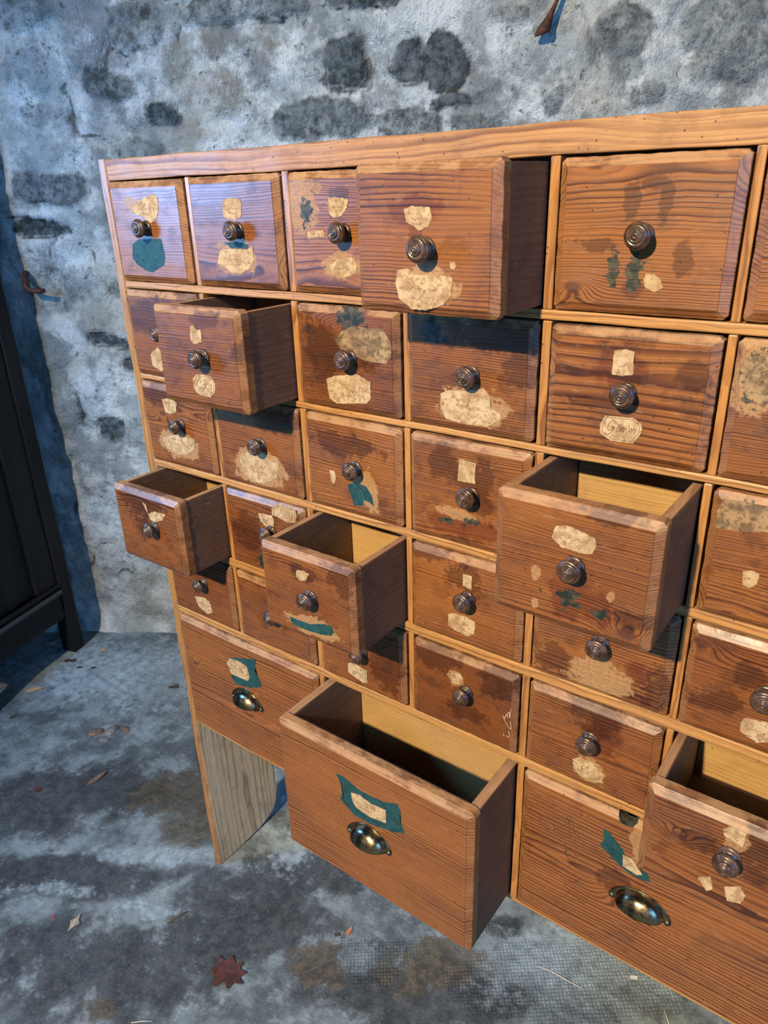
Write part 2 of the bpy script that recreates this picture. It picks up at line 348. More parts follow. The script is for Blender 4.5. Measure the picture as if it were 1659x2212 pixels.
# ---- measured layout (metres)
DRAWERS = {
 1: dict(cell=(0.02, 0.1842, 1.2333, 1.3715), front=0.007, pull_at=[0.1011, 1.3079],
  labels=[('teal', [[0.0632, 1.286], [0.0794, 1.2937], [0.1298, 1.2942], [0.1333, 1.2703], [0.1286, 1.259], [0.0999, 1.2486], [0.0875, 1.2501], [0.0686, 1.2573], [0.0579, 1.2667]]), ('cream', [[0.1125, 1.3488], [0.1237, 1.3526], [0.1347, 1.3483], [0.1342, 1.3337], [0.1255, 1.3189], [0.1112, 1.3147], [0.0995, 1.322], [0.0877, 1.3252], [0.0725, 1.3283], [0.0811, 1.3404], [0.0984, 1.3461]])],
  marks=[('B', 0.1063, 1.316, 0.0796, 0.0562), ('P', 0.0758, 1.3404, 0.0169, 0.0096)]),
 2: dict(cell=(0.1935, 0.3615, 1.2333, 1.3715), front=0.007, pull_at=[0.2873, 1.3057],
  labels=[('cream', [[0.2653, 1.3419], [0.2725, 1.344], [0.2958, 1.3425], [0.2979, 1.3344], [0.2952, 1.3221], [0.2835, 1.3178], [0.2634, 1.3212], [0.2627, 1.3322]]), ('teal', [[0.2583, 1.2909], [0.2812, 1.2923], [0.3028, 1.2892], [0.302, 1.2836], [0.2712, 1.2842]]), ('cream', [[0.2456, 1.2746], [0.2513, 1.2816], [0.271, 1.2831], [0.301, 1.283], [0.3109, 1.2871], [0.3111, 1.2715], [0.3019, 1.26], [0.2836, 1.2525], [0.2663, 1.2542], [0.2541, 1.2614], [0.241, 1.264]])],
  marks=[('B', 0.2799, 1.3374, 0.073, 0.0329), ('P', 0.2777, 1.2707, 0.0385, 0.0232)]),
 3: dict(cell=(0.3727, 0.5345, 1.2333, 1.3715), front=0.007, pull_at=[0.4618, 1.304],
  labels=[('cream', [[0.4399, 1.3408], [0.4497, 1.3421], [0.4698, 1.3393], [0.4679, 1.3307], [0.4592, 1.322], [0.448, 1.3196], [0.4414, 1.3241]]), ('cream', [[0.4061, 1.3051], [0.4316, 1.3067], [0.4325, 1.3001], [0.4053, 1.2968]]), ('cream', [[0.4355, 1.2667], [0.4504, 1.2749], [0.4713, 1.2774], [0.4783, 1.268], [0.4757, 1.2592], [0.4595, 1.2545], [0.4421, 1.2591]])],
  marks=[('P', 0.3981, 1.3356, 0.0288, 0.0306), ('G', 0.4047, 1.328, 0.0115, 0.0178), ('P', 0.4569, 1.2673, 0.0309, 0.0156), ('D', 0.4587, 1.3443, 0.0199, 0.0096)]),
 4: dict(cell=(0.5442, 0.7082, 1.2333, 1.3715), front=0.093, pull_at=[0.6306, 1.2957],
  labels=[('cream', [[0.6064, 1.3302], [0.6143, 1.3329], [0.6348, 1.3318], [0.6378, 1.3227], [0.6337, 1.3148], [0.6228, 1.3116], [0.6177, 1.3156], [0.6088, 1.3189]]), ('cream', [[0.5969, 1.2749], [0.609, 1.2774], [0.6223, 1.2715], [0.6355, 1.2732], [0.6595, 1.2708], [0.6587, 1.2541], [0.6485, 1.2451], [0.63, 1.2396], [0.6137, 1.2395], [0.5984, 1.2488], [0.5948, 1.2618]]), ('cream', [[0.6569, 1.2842], [0.6619, 1.2847], [0.6639, 1.2811], [0.662, 1.2778], [0.6575, 1.2789]])],
  marks=[('R', 0.6231, 1.3308, 0.0276, 0.0128), ('P', 0.6275, 1.2611, 0.0351, 0.0195), ('R', 0.6202, 1.3108, 0.0083, 0.009)]),
 5: dict(cell=(0.7189, 0.8846, 1.2333, 1.3715), front=0.007, pull_at=[0.8042, 1.3038],
  labels=[('cream', [[0.8104, 1.2718], [0.8183, 1.2713], [0.8242, 1.2663], [0.8267, 1.2597], [0.8202, 1.2554], [0.8115, 1.259], [0.8086, 1.2661]])],
  marks=[('D', 0.7908, 1.3334, 0.0082, 0.0171), ('D', 0.8056, 1.346, 0.0177, 0.0059), ('D', 0.821, 1.3329, 0.0054, 0.0148), ('G', 0.779, 1.2748, 0.0074, 0.0172), ('G', 0.7987, 1.2714, 0.0076, 0.0162), ('R', 0.799, 1.2572, 0.0084, 0.0082), ('D', 0.8407, 1.2844, 0.0085, 0.0135), ('D', 0.7627, 1.2946, 0.0174, 0.006)]),
 6: dict(cell=(0.8934, 1.06, 1.2333, 1.3715), front=0.007, pull_at=None,
  labels=[],
  marks=[]),
 7: dict(cell=(0.02, 0.1842, 1.0911, 1.2221), front=0.007, pull_at=[0.1041, 1.1629],
  labels=[('cream', [[0.0653, 1.1268], [0.084, 1.1392], [0.0959, 1.1333], [0.0999, 1.1126], [0.0864, 1.1026], [0.0654, 1.1089]])],
  marks=[('D', 0.1653, 1.2182, 0.0299, 0.0096), ('D', 0.0831, 1.1804, 0.0649, 0.0351)]),
 8: dict(cell=(0.1935, 0.3615, 1.0911, 1.2221), front=0.091, pull_at=[0.2917, 1.1603],
  labels=[('cream', [[0.2715, 1.197], [0.2791, 1.1999], [0.2823, 1.1939], [0.2912, 1.1945], [0.2918, 1.1797], [0.2758, 1.1748], [0.2697, 1.1795]]), ('script:Coca', [[0.2639, 1.1293], [0.2727, 1.1364], [0.2995, 1.1371], [0.3064, 1.1271], [0.3044, 1.1161], [0.2943, 1.1086], [0.2719, 1.1094], [0.264, 1.1158]])],
  marks=[('D', 0.2998, 1.2076, 0.0339, 0.0114), ('D', 0.3602, 1.1734, 0.0162, 0.0229)]),
 9: dict(cell=(0.3727, 0.5345, 1.0911, 1.2221), front=0.007, pull_at=[0.4618, 1.1602],
  labels=[('mottled', [[0.4399, 1.1802], [0.4503, 1.1922], [0.4666, 1.199], [0.5135, 1.1988], [0.5244, 1.1848], [0.5246, 1.1687], [0.5168, 1.1592], [0.4857, 1.1592], [0.466, 1.1651], [0.4501, 1.167]]), ('cream', [[0.421, 1.1302], [0.4344, 1.1353], [0.4704, 1.1418], [0.4915, 1.1345], [0.492, 1.1145], [0.4845, 1.1064], [0.4379, 1.1], [0.4244, 1.1054]])],
  marks=[('G', 0.4635, 1.2069, 0.0246, 0.0154), ('D', 0.4865, 1.176, 0.0477, 0.0224), ('D', 0.4199, 1.1641, 0.0302, 0.0355)]),
 10: dict(cell=(0.5442, 0.7082, 1.0911, 1.2221), front=0.007, pull_at=[0.6327, 1.1599],
  labels=[('cream', [[0.5925, 1.1332], [0.6036, 1.1389], [0.6276, 1.1404], [0.6479, 1.1466], [0.6567, 1.1374], [0.6571, 1.1261], [0.6698, 1.1201], [0.669, 1.1122], [0.652, 1.1032], [0.6223, 1.1023], [0.6007, 1.1045], [0.5919, 1.1142]])],
  marks=[('G', 0.579, 1.1998, 0.0182, 0.0154), ('D', 0.6547, 1.2011, 0.0629, 0.0171), ('D', 0.6885, 1.1704, 0.0209, 0.0196), ('P', 0.6339, 1.1228, 0.0412, 0.0213)]),
 11: dict(cell=(0.7189, 0.8846, 1.0911, 1.2221), front=0.007, pull_at=[0.8038, 1.1613],
  labels=[('cream', [[0.7881, 1.2005], [0.799, 1.2028], [0.808, 1.201], [0.8076, 1.1932], [0.8086, 1.1792], [0.7985, 1.1771], [0.788, 1.1777], [0.7879, 1.188]]), ('script:Gomer', [[0.7811, 1.127], [0.7855, 1.1362], [0.814, 1.1376], [0.8227, 1.132], [0.8227, 1.1241], [0.8158, 1.1121], [0.7935, 1.1111], [0.7815, 1.1174]])],
  marks=[('D', 0.7752, 1.2068, 0.0081, 0.0035), ('R', 0.7958, 1.1822, 0.0262, 0.0224), ('D', 0.8637, 1.1854, 0.0177, 0.0125), ('D', 0.7712, 1.1469, 0.0278, 0.0056)]),
 12: dict(cell=(0.8934, 1.06, 1.0911, 1.2221), front=0.007, pull_at=[1.005, 1.163],
  labels=[('mottled', [[0.9009, 1.1978], [0.907, 1.2065], [0.9207, 1.2098], [0.9275, 1.1967], [0.9308, 1.1729], [0.9249, 1.1639], [0.9108, 1.1703], [0.9015, 1.1815]])],
  marks=[('G', 0.9156, 1.1873, 0.0136, 0.0221), ('P', 0.9138, 1.1871, 0.0214, 0.0345)]),
 13: dict(cell=(0.02, 0.1842, 0.9467, 1.0817), front=0.007, pull_at=[0.1143, 1.0216],
  labels=[('cream', [[0.0758, 1.0575], [0.1017, 1.0624], [0.1111, 1.0549], [0.1058, 1.0409], [0.0935, 1.0361], [0.0801, 1.0371]]), ('cream', [[0.0626, 0.9922], [0.0912, 1.0008], [0.1196, 1.0017], [0.1418, 1.0032], [0.1395, 0.9862], [0.123, 0.9755], [0.0956, 0.969], [0.0686, 0.9775]])],
  marks=[('D', 0.0661, 1.0651, 0.0464, 0.0193), ('P', 0.0995, 0.9868, 0.0517, 0.0227)]),
 14: dict(cell=(0.1935, 0.3615, 0.9467, 1.0817), front=0.007, pull_at=[0.2893, 1.0189],
  labels=[('cream', [[0.2405, 0.9933], [0.2547, 1.0031], [0.2836, 1.0047], [0.3163, 1.0072], [0.3233, 0.9981], [0.3151, 0.9754], [0.2965, 0.9609], [0.2626, 0.9574], [0.2421, 0.9717]])],
  marks=[('D', 0.3181, 1.0584, 0.0528, 0.017), ('P', 0.2806, 0.9829, 0.0492, 0.0314)]),
 15: dict(cell=(0.3727, 0.5345, 0.9467, 1.0817), front=0.007, pull_at=[0.4626, 1.0173],
  labels=[('teal', [[0.4461, 0.9902], [0.4583, 0.9967], [0.4775, 0.9955], [0.4868, 0.9846], [0.4899, 0.9689], [0.4825, 0.9738], [0.4726, 0.9748], [0.4729, 0.967], [0.4563, 0.9631], [0.453, 0.9738]]), ('cream', [[0.4167, 1.0054], [0.4256, 1.0058], [0.4272, 0.9949], [0.4234, 0.9874], [0.4187, 0.9898]])],
  marks=[('D', 0.4419, 1.0462, 0.0606, 0.0161), ('P', 0.4771, 0.989, 0.0229, 0.0301)]),
 16: dict(cell=(0.5442, 0.7082, 0.9467, 1.0817), front=0.007, pull_at=[0.6349, 1.0176],
  labels=[('cream', [[0.618, 1.0593], [0.6401, 1.0584], [0.6395, 1.0327], [0.6164, 1.0319]])],
  marks=[('D', 0.5978, 1.0503, 0.0252, 0.0234), ('G', 0.6014, 0.9763, 0.0105, 0.005), ('G', 0.6368, 0.9831, 0.0113, 0.0048), ('R', 0.6243, 0.9727, 0.0495, 0.0154), ('P', 0.6176, 0.9894, 0.0283, 0.0085), ('D', 0.6421, 1.0246, 0.0241, 0.0411)]),
 17: dict(cell=(0.7189, 0.8846, 0.9467, 1.0817), front=0.11, pull_at=[0.8066, 1.0193],
  labels=[('cream', [[0.7847, 1.0547], [0.7959, 1.0584], [0.8073, 1.0566], [0.8235, 1.0524], [0.825, 1.0448], [0.8223, 1.0365], [0.8145, 1.0344], [0.793, 1.0347], [0.7818, 1.0429]])],
  marks=[('D', 0.84, 1.0761, 0.0238, 0.0087), ('G', 0.8014, 0.984, 0.0119, 0.0121), ('G', 0.7741, 0.9814, 0.0048, 0.0041), ('G', 0.8343, 0.9766, 0.0069, 0.0045), ('G', 0.8114, 0.977, 0.0072, 0.005), ('R', 0.8132, 0.9827, 0.0349, 0.0225), ('P', 0.7676, 1.0001, 0.0048, 0.0091), ('P', 0.8433, 0.9985, 0.0043, 0.0058), ('P', 0.7685, 0.967, 0.0049, 0.0074), ('D', 0.8667, 0.9807, 0.0201, 0.0095)]),
 18: dict(cell=(0.8934, 1.06, 0.9467, 1.0817), front=0.007, pull_at=None,
  labels=[('mottled', [[0.9015, 1.0617], [0.9061, 1.0722], [0.9238, 1.0748], [0.9453, 1.0742], [0.9549, 1.0512], [0.9245, 1.0444], [0.902, 1.0435]]), ('cream', [[0.9323, 1.0045], [0.9403, 1.0078], [0.9467, 1.0058], [0.9467, 0.9958], [0.9412, 0.9891], [0.9344, 0.991]])],
  marks=[('G', 0.9243, 1.0586, 0.019, 0.0128)]),
 19: dict(cell=(0.02, 0.1842, 0.8046, 0.9343), front=0.089, pull_at=[0.1219, 0.8787],
  labels=[('cream', [[0.1, 0.9163], [0.1083, 0.9127], [0.1094, 0.8989], [0.1285, 0.9073], [0.1541, 0.908], [0.1423, 0.8952], [0.1238, 0.8883], [0.1129, 0.8903]])],
  marks=[('D', 0.0913, 0.9182, 0.0596, 0.0252), ('D', 0.0905, 0.8704, 0.0248, 0.0174)]),
 20: dict(cell=(0.1935, 0.3615, 0.8046, 0.9343), front=0.007, pull_at=[0.2928, 0.8824],
  labels=[('script:Veg', [[0.2982, 0.9223], [0.3058, 0.93], [0.321, 0.932], [0.3464, 0.9306], [0.3482, 0.9216], [0.3442, 0.9096], [0.3274, 0.907], [0.3091, 0.9107], [0.2979, 0.9118]]), ('cream', [[0.2683, 0.9078], [0.2802, 0.9091], [0.2977, 0.9102], [0.3005, 0.9026], [0.2991, 0.8909], [0.2823, 0.8882], [0.2705, 0.8953]])],
  marks=[('D', 0.2448, 0.8694, 0.0312, 0.0376), ('G', 0.2699, 0.8323, 0.0125, 0.0168)]),
 21: dict(cell=(0.3727, 0.5345, 0.8046, 0.9343), front=0.11, pull_at=[0.4632, 0.875],
  labels=[('teal', [[0.4221, 0.8318], [0.437, 0.8312], [0.4576, 0.8327], [0.4821, 0.8414], [0.4946, 0.8423], [0.4987, 0.8355], [0.4935, 0.8281], [0.4767, 0.8234], [0.4524, 0.821], [0.4318, 0.8208], [0.4222, 0.8246]]), ('cream', [[0.4408, 0.9069], [0.4531, 0.9105], [0.4631, 0.9082], [0.4557, 0.8967], [0.4458, 0.893], [0.4399, 0.8979]])],
  marks=[('D', 0.4526, 0.9051, 0.0224, 0.0124), ('D', 0.5175, 0.9117, 0.0219, 0.0198), ('P', 0.4573, 0.8298, 0.0483, 0.0147)]),
 22: dict(cell=(0.5442, 0.7082, 0.8046, 0.9343), front=0.007, pull_at=[0.633, 0.8773],
  labels=[('cream', [[0.6253, 0.9099], [0.6384, 0.9106], [0.6382, 0.891], [0.6255, 0.8936]]), ('cream', [[0.6042, 0.8462], [0.6159, 0.8502], [0.633, 0.8505], [0.6444, 0.8464], [0.6435, 0.8289], [0.6348, 0.8223], [0.6162, 0.8246], [0.6043, 0.8288]])],
  marks=[('D', 0.5565, 0.9296, 0.0417, 0.0167), ('D', 0.6254, 0.9034, 0.0291, 0.0196)]),
 23: dict(cell=(0.7189, 0.8846, 0.8046, 0.9343), front=0.007, pull_at=[0.8044, 0.8754],
  labels=[],
  marks=[('P', 0.8046, 0.8281, 0.0384, 0.0282), ('R', 0.8498, 0.853, 0.0144, 0.0166), ('R', 0.851, 0.8179, 0.0157, 0.0097), ('D', 0.7529, 0.8365, 0.0251, 0.0192), ('D', 0.8721, 0.8347, 0.0186, 0.0298)]),
 24: dict(cell=(0.8934, 1.06, 0.8046, 0.9343), front=0.007, pull_at=[0.9735, 0.8783],
  labels=[('cream', [[0.9565, 0.8364], [0.9597, 0.8438], [0.9828, 0.8475], [0.9962, 0.8307], [0.9746, 0.8189], [0.9582, 0.8252]])],
  marks=[('D', 0.9364, 0.8509, 0.0249, 0.014), ('D', 0.9563, 0.8937, 0.0157, 0.0158), ('D', 0.9218, 0.8413, 0.0172, 0.0034)]),
 25: dict(cell=(0.02, 0.1842, 0.6618, 0.7892), front=0.007, pull_at=[0.1137, 0.7401],
  labels=[('cream', [[0.0828, 0.7037], [0.1071, 0.7097], [0.1205, 0.7049], [0.1267, 0.6865], [0.113, 0.6771], [0.0902, 0.6855]])],
  marks=[]),
 26: dict(cell=(0.1935, 0.3615, 0.6618, 0.7892), front=0.007, pull_at=[0.284, 0.7344],
  labels=[],
  marks=[('D', 0.2951, 0.7951, 0.0402, 0.0119)]),
 27: dict(cell=(0.3727, 0.5345, 0.6618, 0.7892), front=0.007, pull_at=None,
  labels=[('cream', [[0.4293, 0.7005], [0.4411, 0.7051], [0.4541, 0.7021], [0.4653, 0.7], [0.4651, 0.6792], [0.4571, 0.6758], [0.4396, 0.6795], [0.4284, 0.685]])],
  marks=[('D', 0.4971, 0.7129, 0.0329, 0.0373)]),
 28: dict(cell=(0.5442, 0.7082, 0.6618, 0.7892), front=0.007, pull_at=[0.6328, 0.7354],
  labels=[('cream', [[0.6098, 0.7564], [0.6241, 0.7608], [0.6277, 0.7527], [0.6207, 0.7423], [0.6121, 0.7409]])],
  marks=[('D', 0.682, 0.7667, 0.0286, 0.0286), ('D', 0.5842, 0.7708, 0.043, 0.0225), ('D', 0.6356, 0.7055, 0.0278, 0.0153), ('P', 0.6171, 0.7505, 0.0127, 0.0165)]),
 29: dict(cell=(0.7189, 0.8846, 0.6618, 0.7892), front=0.007, pull_at=[0.804, 0.74],
  labels=[('cream', [[0.7849, 0.6992], [0.7921, 0.7065], [0.8185, 0.7058], [0.8247, 0.6947], [0.8234, 0.6832], [0.8094, 0.677], [0.788, 0.6824]])],
  marks=[('D', 0.8089, 0.7808, 0.0314, 0.0327), ('R', 0.822, 0.7599, 0.0209, 0.033), ('P', 0.808, 0.6931, 0.0209, 0.0197)]),
 30: dict(cell=(0.8934, 1.06, 0.6618, 0.7892), front=0.093, pull_at=[0.9801, 0.7445],
  labels=[('cream', [[0.9696, 0.773], [0.9761, 0.7799], [0.9894, 0.7792], [0.9893, 0.7612], [0.9828, 0.7631], [0.972, 0.7654]]), ('cream', [[0.9566, 0.6985], [0.9674, 0.7073], [0.9717, 0.6926], [0.966, 0.6859]]), ('cream', [[0.9812, 0.7026], [0.9948, 0.7121], [1.0004, 0.7033], [0.9981, 0.6906], [0.9858, 0.6863]])],
  marks=[('D', 0.9465, 0.7464, 0.0161, 0.0145), ('D', 1.004, 0.7586, 0.0161, 0.0332), ('P', 0.982, 0.7686, 0.0112, 0.0155)]),
 31: dict(cell=(0.02, 0.3615, 0.4, 0.6473), front=0.007, pull_at=[0.2014, 0.5346],
  labels=[('teal', [[0.1562, 0.604], [0.2237, 0.6256], [0.2178, 0.5995], [0.228, 0.5845], [0.2306, 0.5711], [0.1993, 0.5578], [0.1628, 0.5493], [0.1528, 0.5612]]), ('cream', [[0.1452, 0.5879], [0.1561, 0.6029], [0.1833, 0.6049], [0.1976, 0.601], [0.2028, 0.5818], [0.1965, 0.5704], [0.1719, 0.569], [0.154, 0.5687]])],
  marks=[]),
 32: dict(cell=(0.3727, 0.7082, 0.4, 0.6473), front=0.113, pull_at=[0.5511, 0.5265],
  labels=[('teal', [[0.4863, 0.5994], [0.5006, 0.6004], [0.5313, 0.5905], [0.5694, 0.5939], [0.5927, 0.6032], [0.5984, 0.5919], [0.5951, 0.5818], [0.6036, 0.5579], [0.585, 0.5489], [0.5449, 0.539], [0.516, 0.5391], [0.4916, 0.5554], [0.4989, 0.5741], [0.4938, 0.5866]]), ('cream', [[0.5125, 0.5783], [0.5268, 0.583], [0.5468, 0.5784], [0.5729, 0.5811], [0.5728, 0.5576], [0.5455, 0.5523], [0.5211, 0.5551], [0.515, 0.5644]])],
  marks=[]),
 33: dict(cell=(0.7189, 1.06, 0.4, 0.6473), front=0.007, pull_at=[0.8911, 0.5295],
  labels=[('teal', [[0.8328, 0.6136], [0.8408, 0.6107], [0.8484, 0.6039], [0.8581, 0.5945], [0.8631, 0.586], [0.8916, 0.5752], [0.8941, 0.5635], [0.8847, 0.561], [0.8643, 0.563], [0.8454, 0.5745], [0.8307, 0.5848], [0.8343, 0.5974]]), ('cream', [[0.8589, 0.5872], [0.8704, 0.5869], [0.8855, 0.5695], [0.8786, 0.5648], [0.8608, 0.5687]])],
  marks=[('D', 0.8495, 0.5326, 0.0211, 0.0218), ('P', 0.8809, 0.6206, 0.0153, 0.0431)]),
}
STONES = [(0.660,1.627,0.052,0.061,8,0.80,0.5),(0.562,1.633,0.046,0.039,0,0.25,0.3),(0.821,1.636,0.047,0.050,0,0.75,0.4),(0.909,1.628,0.053,0.060,-10,0.95,0.5),(0.420,1.758,0.145,0.039,-3,0.45,1.0),(0.703,1.758,0.092,0.026,0,0.85,1.0),(0.194,1.537,0.046,0.027,0,0.80,0.5),(0.051,1.604,0.078,0.037,15,0.60,0.6),(0.593,1.510,0.130,0.045,0,0.60,0.7),(0.819,1.502,0.085,0.033,5,0.55,0.5),(1.313,1.673,0.060,0.056,0,0.50,0.6),(1.564,1.645,0.117,0.089,0,0.45,0.8),(1.164,1.536,0.024,0.030,0,0.50,0.3),(1.100,1.620,0.049,0.029,0,0.30,0.3),(1.386,1.537,0.041,0.029,0,0.45,0.4),(-0.136,1.775,0.089,0.037,0,0.40,0.7),(0.163,1.732,0.075,0.053,0,0.45,0.6),(-0.141,1.376,0.096,0.042,0,0.60,0.5),(0.932,1.545,0.058,0.014,-10,0.75,0.3),(0.966,1.497,0.062,0.020,5,0.50,0.3),(1.053,1.718,0.048,0.023,0,0.35,0.4),(-0.049,0.971,0.066,0.019,5,0.75,-0.6),(0.008,0.901,0.036,0.021,20,0.70,-0.5),(-0.098,0.707,0.044,0.039,20,0.70,-0.5),(-0.196,1.279,0.079,0.022,3,0.80,-0.7),(-0.222,1.102,0.068,0.065,0,0.35,-0.3),(-0.077,1.494,0.075,0.044,0,0.25,0.4),(0.049,1.290,0.071,0.047,0,0.20,0.4),(0.377,1.581,0.082,0.061,0,0.10,0.3),(0.476,1.637,0.057,0.049,0,0.15,0.4),(0.116,1.456,0.074,0.024,0,0.40,0.3),(-0.099,1.138,0.067,0.051,0,0.30,0.4),(-0.197,0.794,0.087,0.073,0,0.20,0.4),(-0.007,1.124,0.032,0.025,0,0.50,-0.3),(-0.068,0.367,0.092,0.102,0,0.10,0.3),(-0.127,1.549,0.062,0.032,0,0.40,0.4),(1.220,1.596,0.032,0.048,0,0.15,0.3),(1.466,1.567,0.063,0.048,0,0.12,0.3),(0.287,1.534,0.072,0.063,0,0.08,0.3),(0.728,1.702,0.066,0.037,0,0.15,0.3),(1.015,1.556,0.055,0.039,0,0.15,0.3),(1.282,1.497,0.098,0.030,0,0.20,0.3),(-0.153,1.653,0.061,0.062,0,0.30,0.5),(-0.009,1.697,0.059,0.060,0,0.20,0.4),(-0.126,0.215,0.079,0.090,0,0.20,0.3),(-0.162,0.526,0.076,0.064,0,0.15,0.3),]
CRACKS = [[(-0.191,1.746),(-0.138,1.739),(-0.076,1.750)],[(0.072,1.695),(0.110,1.684),(0.156,1.691),(0.210,1.695)],[(0.311,1.709),(0.358,1.719),(0.427,1.720),(0.507,1.726),(0.558,1.737)],[(0.620,1.748),(0.674,1.730),(0.729,1.729)],[(-0.257,1.159),(-0.244,1.128),(-0.198,1.121),(-0.191,1.089),(-0.230,1.038),(-0.216,0.973)],[(-0.288,1.311),(-0.227,1.286),(-0.124,1.271)],[(-0.083,1.150),(-0.071,1.174)],[(0.079,1.722),(0.043,1.625),(-0.034,1.638)],[(1.567,1.590),(1.596,1.598)],[(1.420,1.606),(1.462,1.562)],[(-0.234,0.892),(-0.192,0.822),(-0.184,0.751),(-0.180,0.663)],[(1.061,1.640),(1.109,1.652),(1.162,1.663),(1.204,1.669)],[(-0.058,1.462),(-0.028,1.361)],[(0.275,1.741),(0.263,1.616)],[(-0.313,0.602),(-0.279,0.478),(-0.271,0.364),(-0.251,0.229)],[(0.706,1.684),(0.725,1.597),(0.712,1.568)],]
FMARKS = [('D',-0.409,0.004,0.175,0.121,0.080,-0.055),('D',-0.241,-0.226,0.191,0.134,0.058,-0.035),('N',-0.223,0.086,0.104,0.072,0.087,-0.071),('N',-0.116,0.013,0.053,0.037,0.042,-0.034),('D',0.172,0.078,0.139,0.098,0.039,-0.042),('D',0.022,-0.270,0.220,0.155,0.083,-0.058),('D',0.529,0.014,0.151,0.107,0.036,-0.053),('D',-0.474,-0.169,0.111,0.077,0.079,-0.045),('D',0.193,-0.054,0.153,0.108,0.062,-0.062),('D',-0.229,0.228,0.060,0.042,0.050,-0.045),('W',-0.800,0.304,0.314,0.213,0.175,-0.122),('W',-0.125,-0.071,0.128,0.090,0.029,-0.022),('W',0.114,0.111,0.077,0.054,0.050,-0.053),('W',0.744,0.241,0.183,0.130,0.037,-0.088),('W',-0.217,-0.252,0.098,0.069,0.019,-0.011),('W',-0.019,-0.152,0.071,0.050,0.018,-0.013),('N',0.343,-0.043,0.043,0.031,0.029,-0.034),('D',0.599,0.220,0.030,0.021,0.014,-0.026),('W',0.025,0.112,0.053,0.037,0.019,-0.019),('D',-0.342,0.401,0.066,0.045,0.059,-0.056),('N',0.077,-0.338,0.028,0.020,0.018,-0.012),('D',0.657,0.094,0.041,0.029,0.015,-0.029),('N',0.538,0.095,0.086,0.061,0.028,-0.045),('M',-0.325,0.082,0.166,0.115,0.112,-0.086),('M',-0.561,0.328,0.069,0.047,0.117,-0.094),('M',-0.794,-0.029,0.076,0.052,0.204,-0.111),('M',-0.053,0.270,0.029,0.020,0.054,-0.056),('M',0.433,0.044,0.058,0.041,0.027,-0.037),('M',0.745,0.198,0.179,0.127,0.030,-0.069),('M',0.532,0.173,0.052,0.037,0.015,-0.025),]
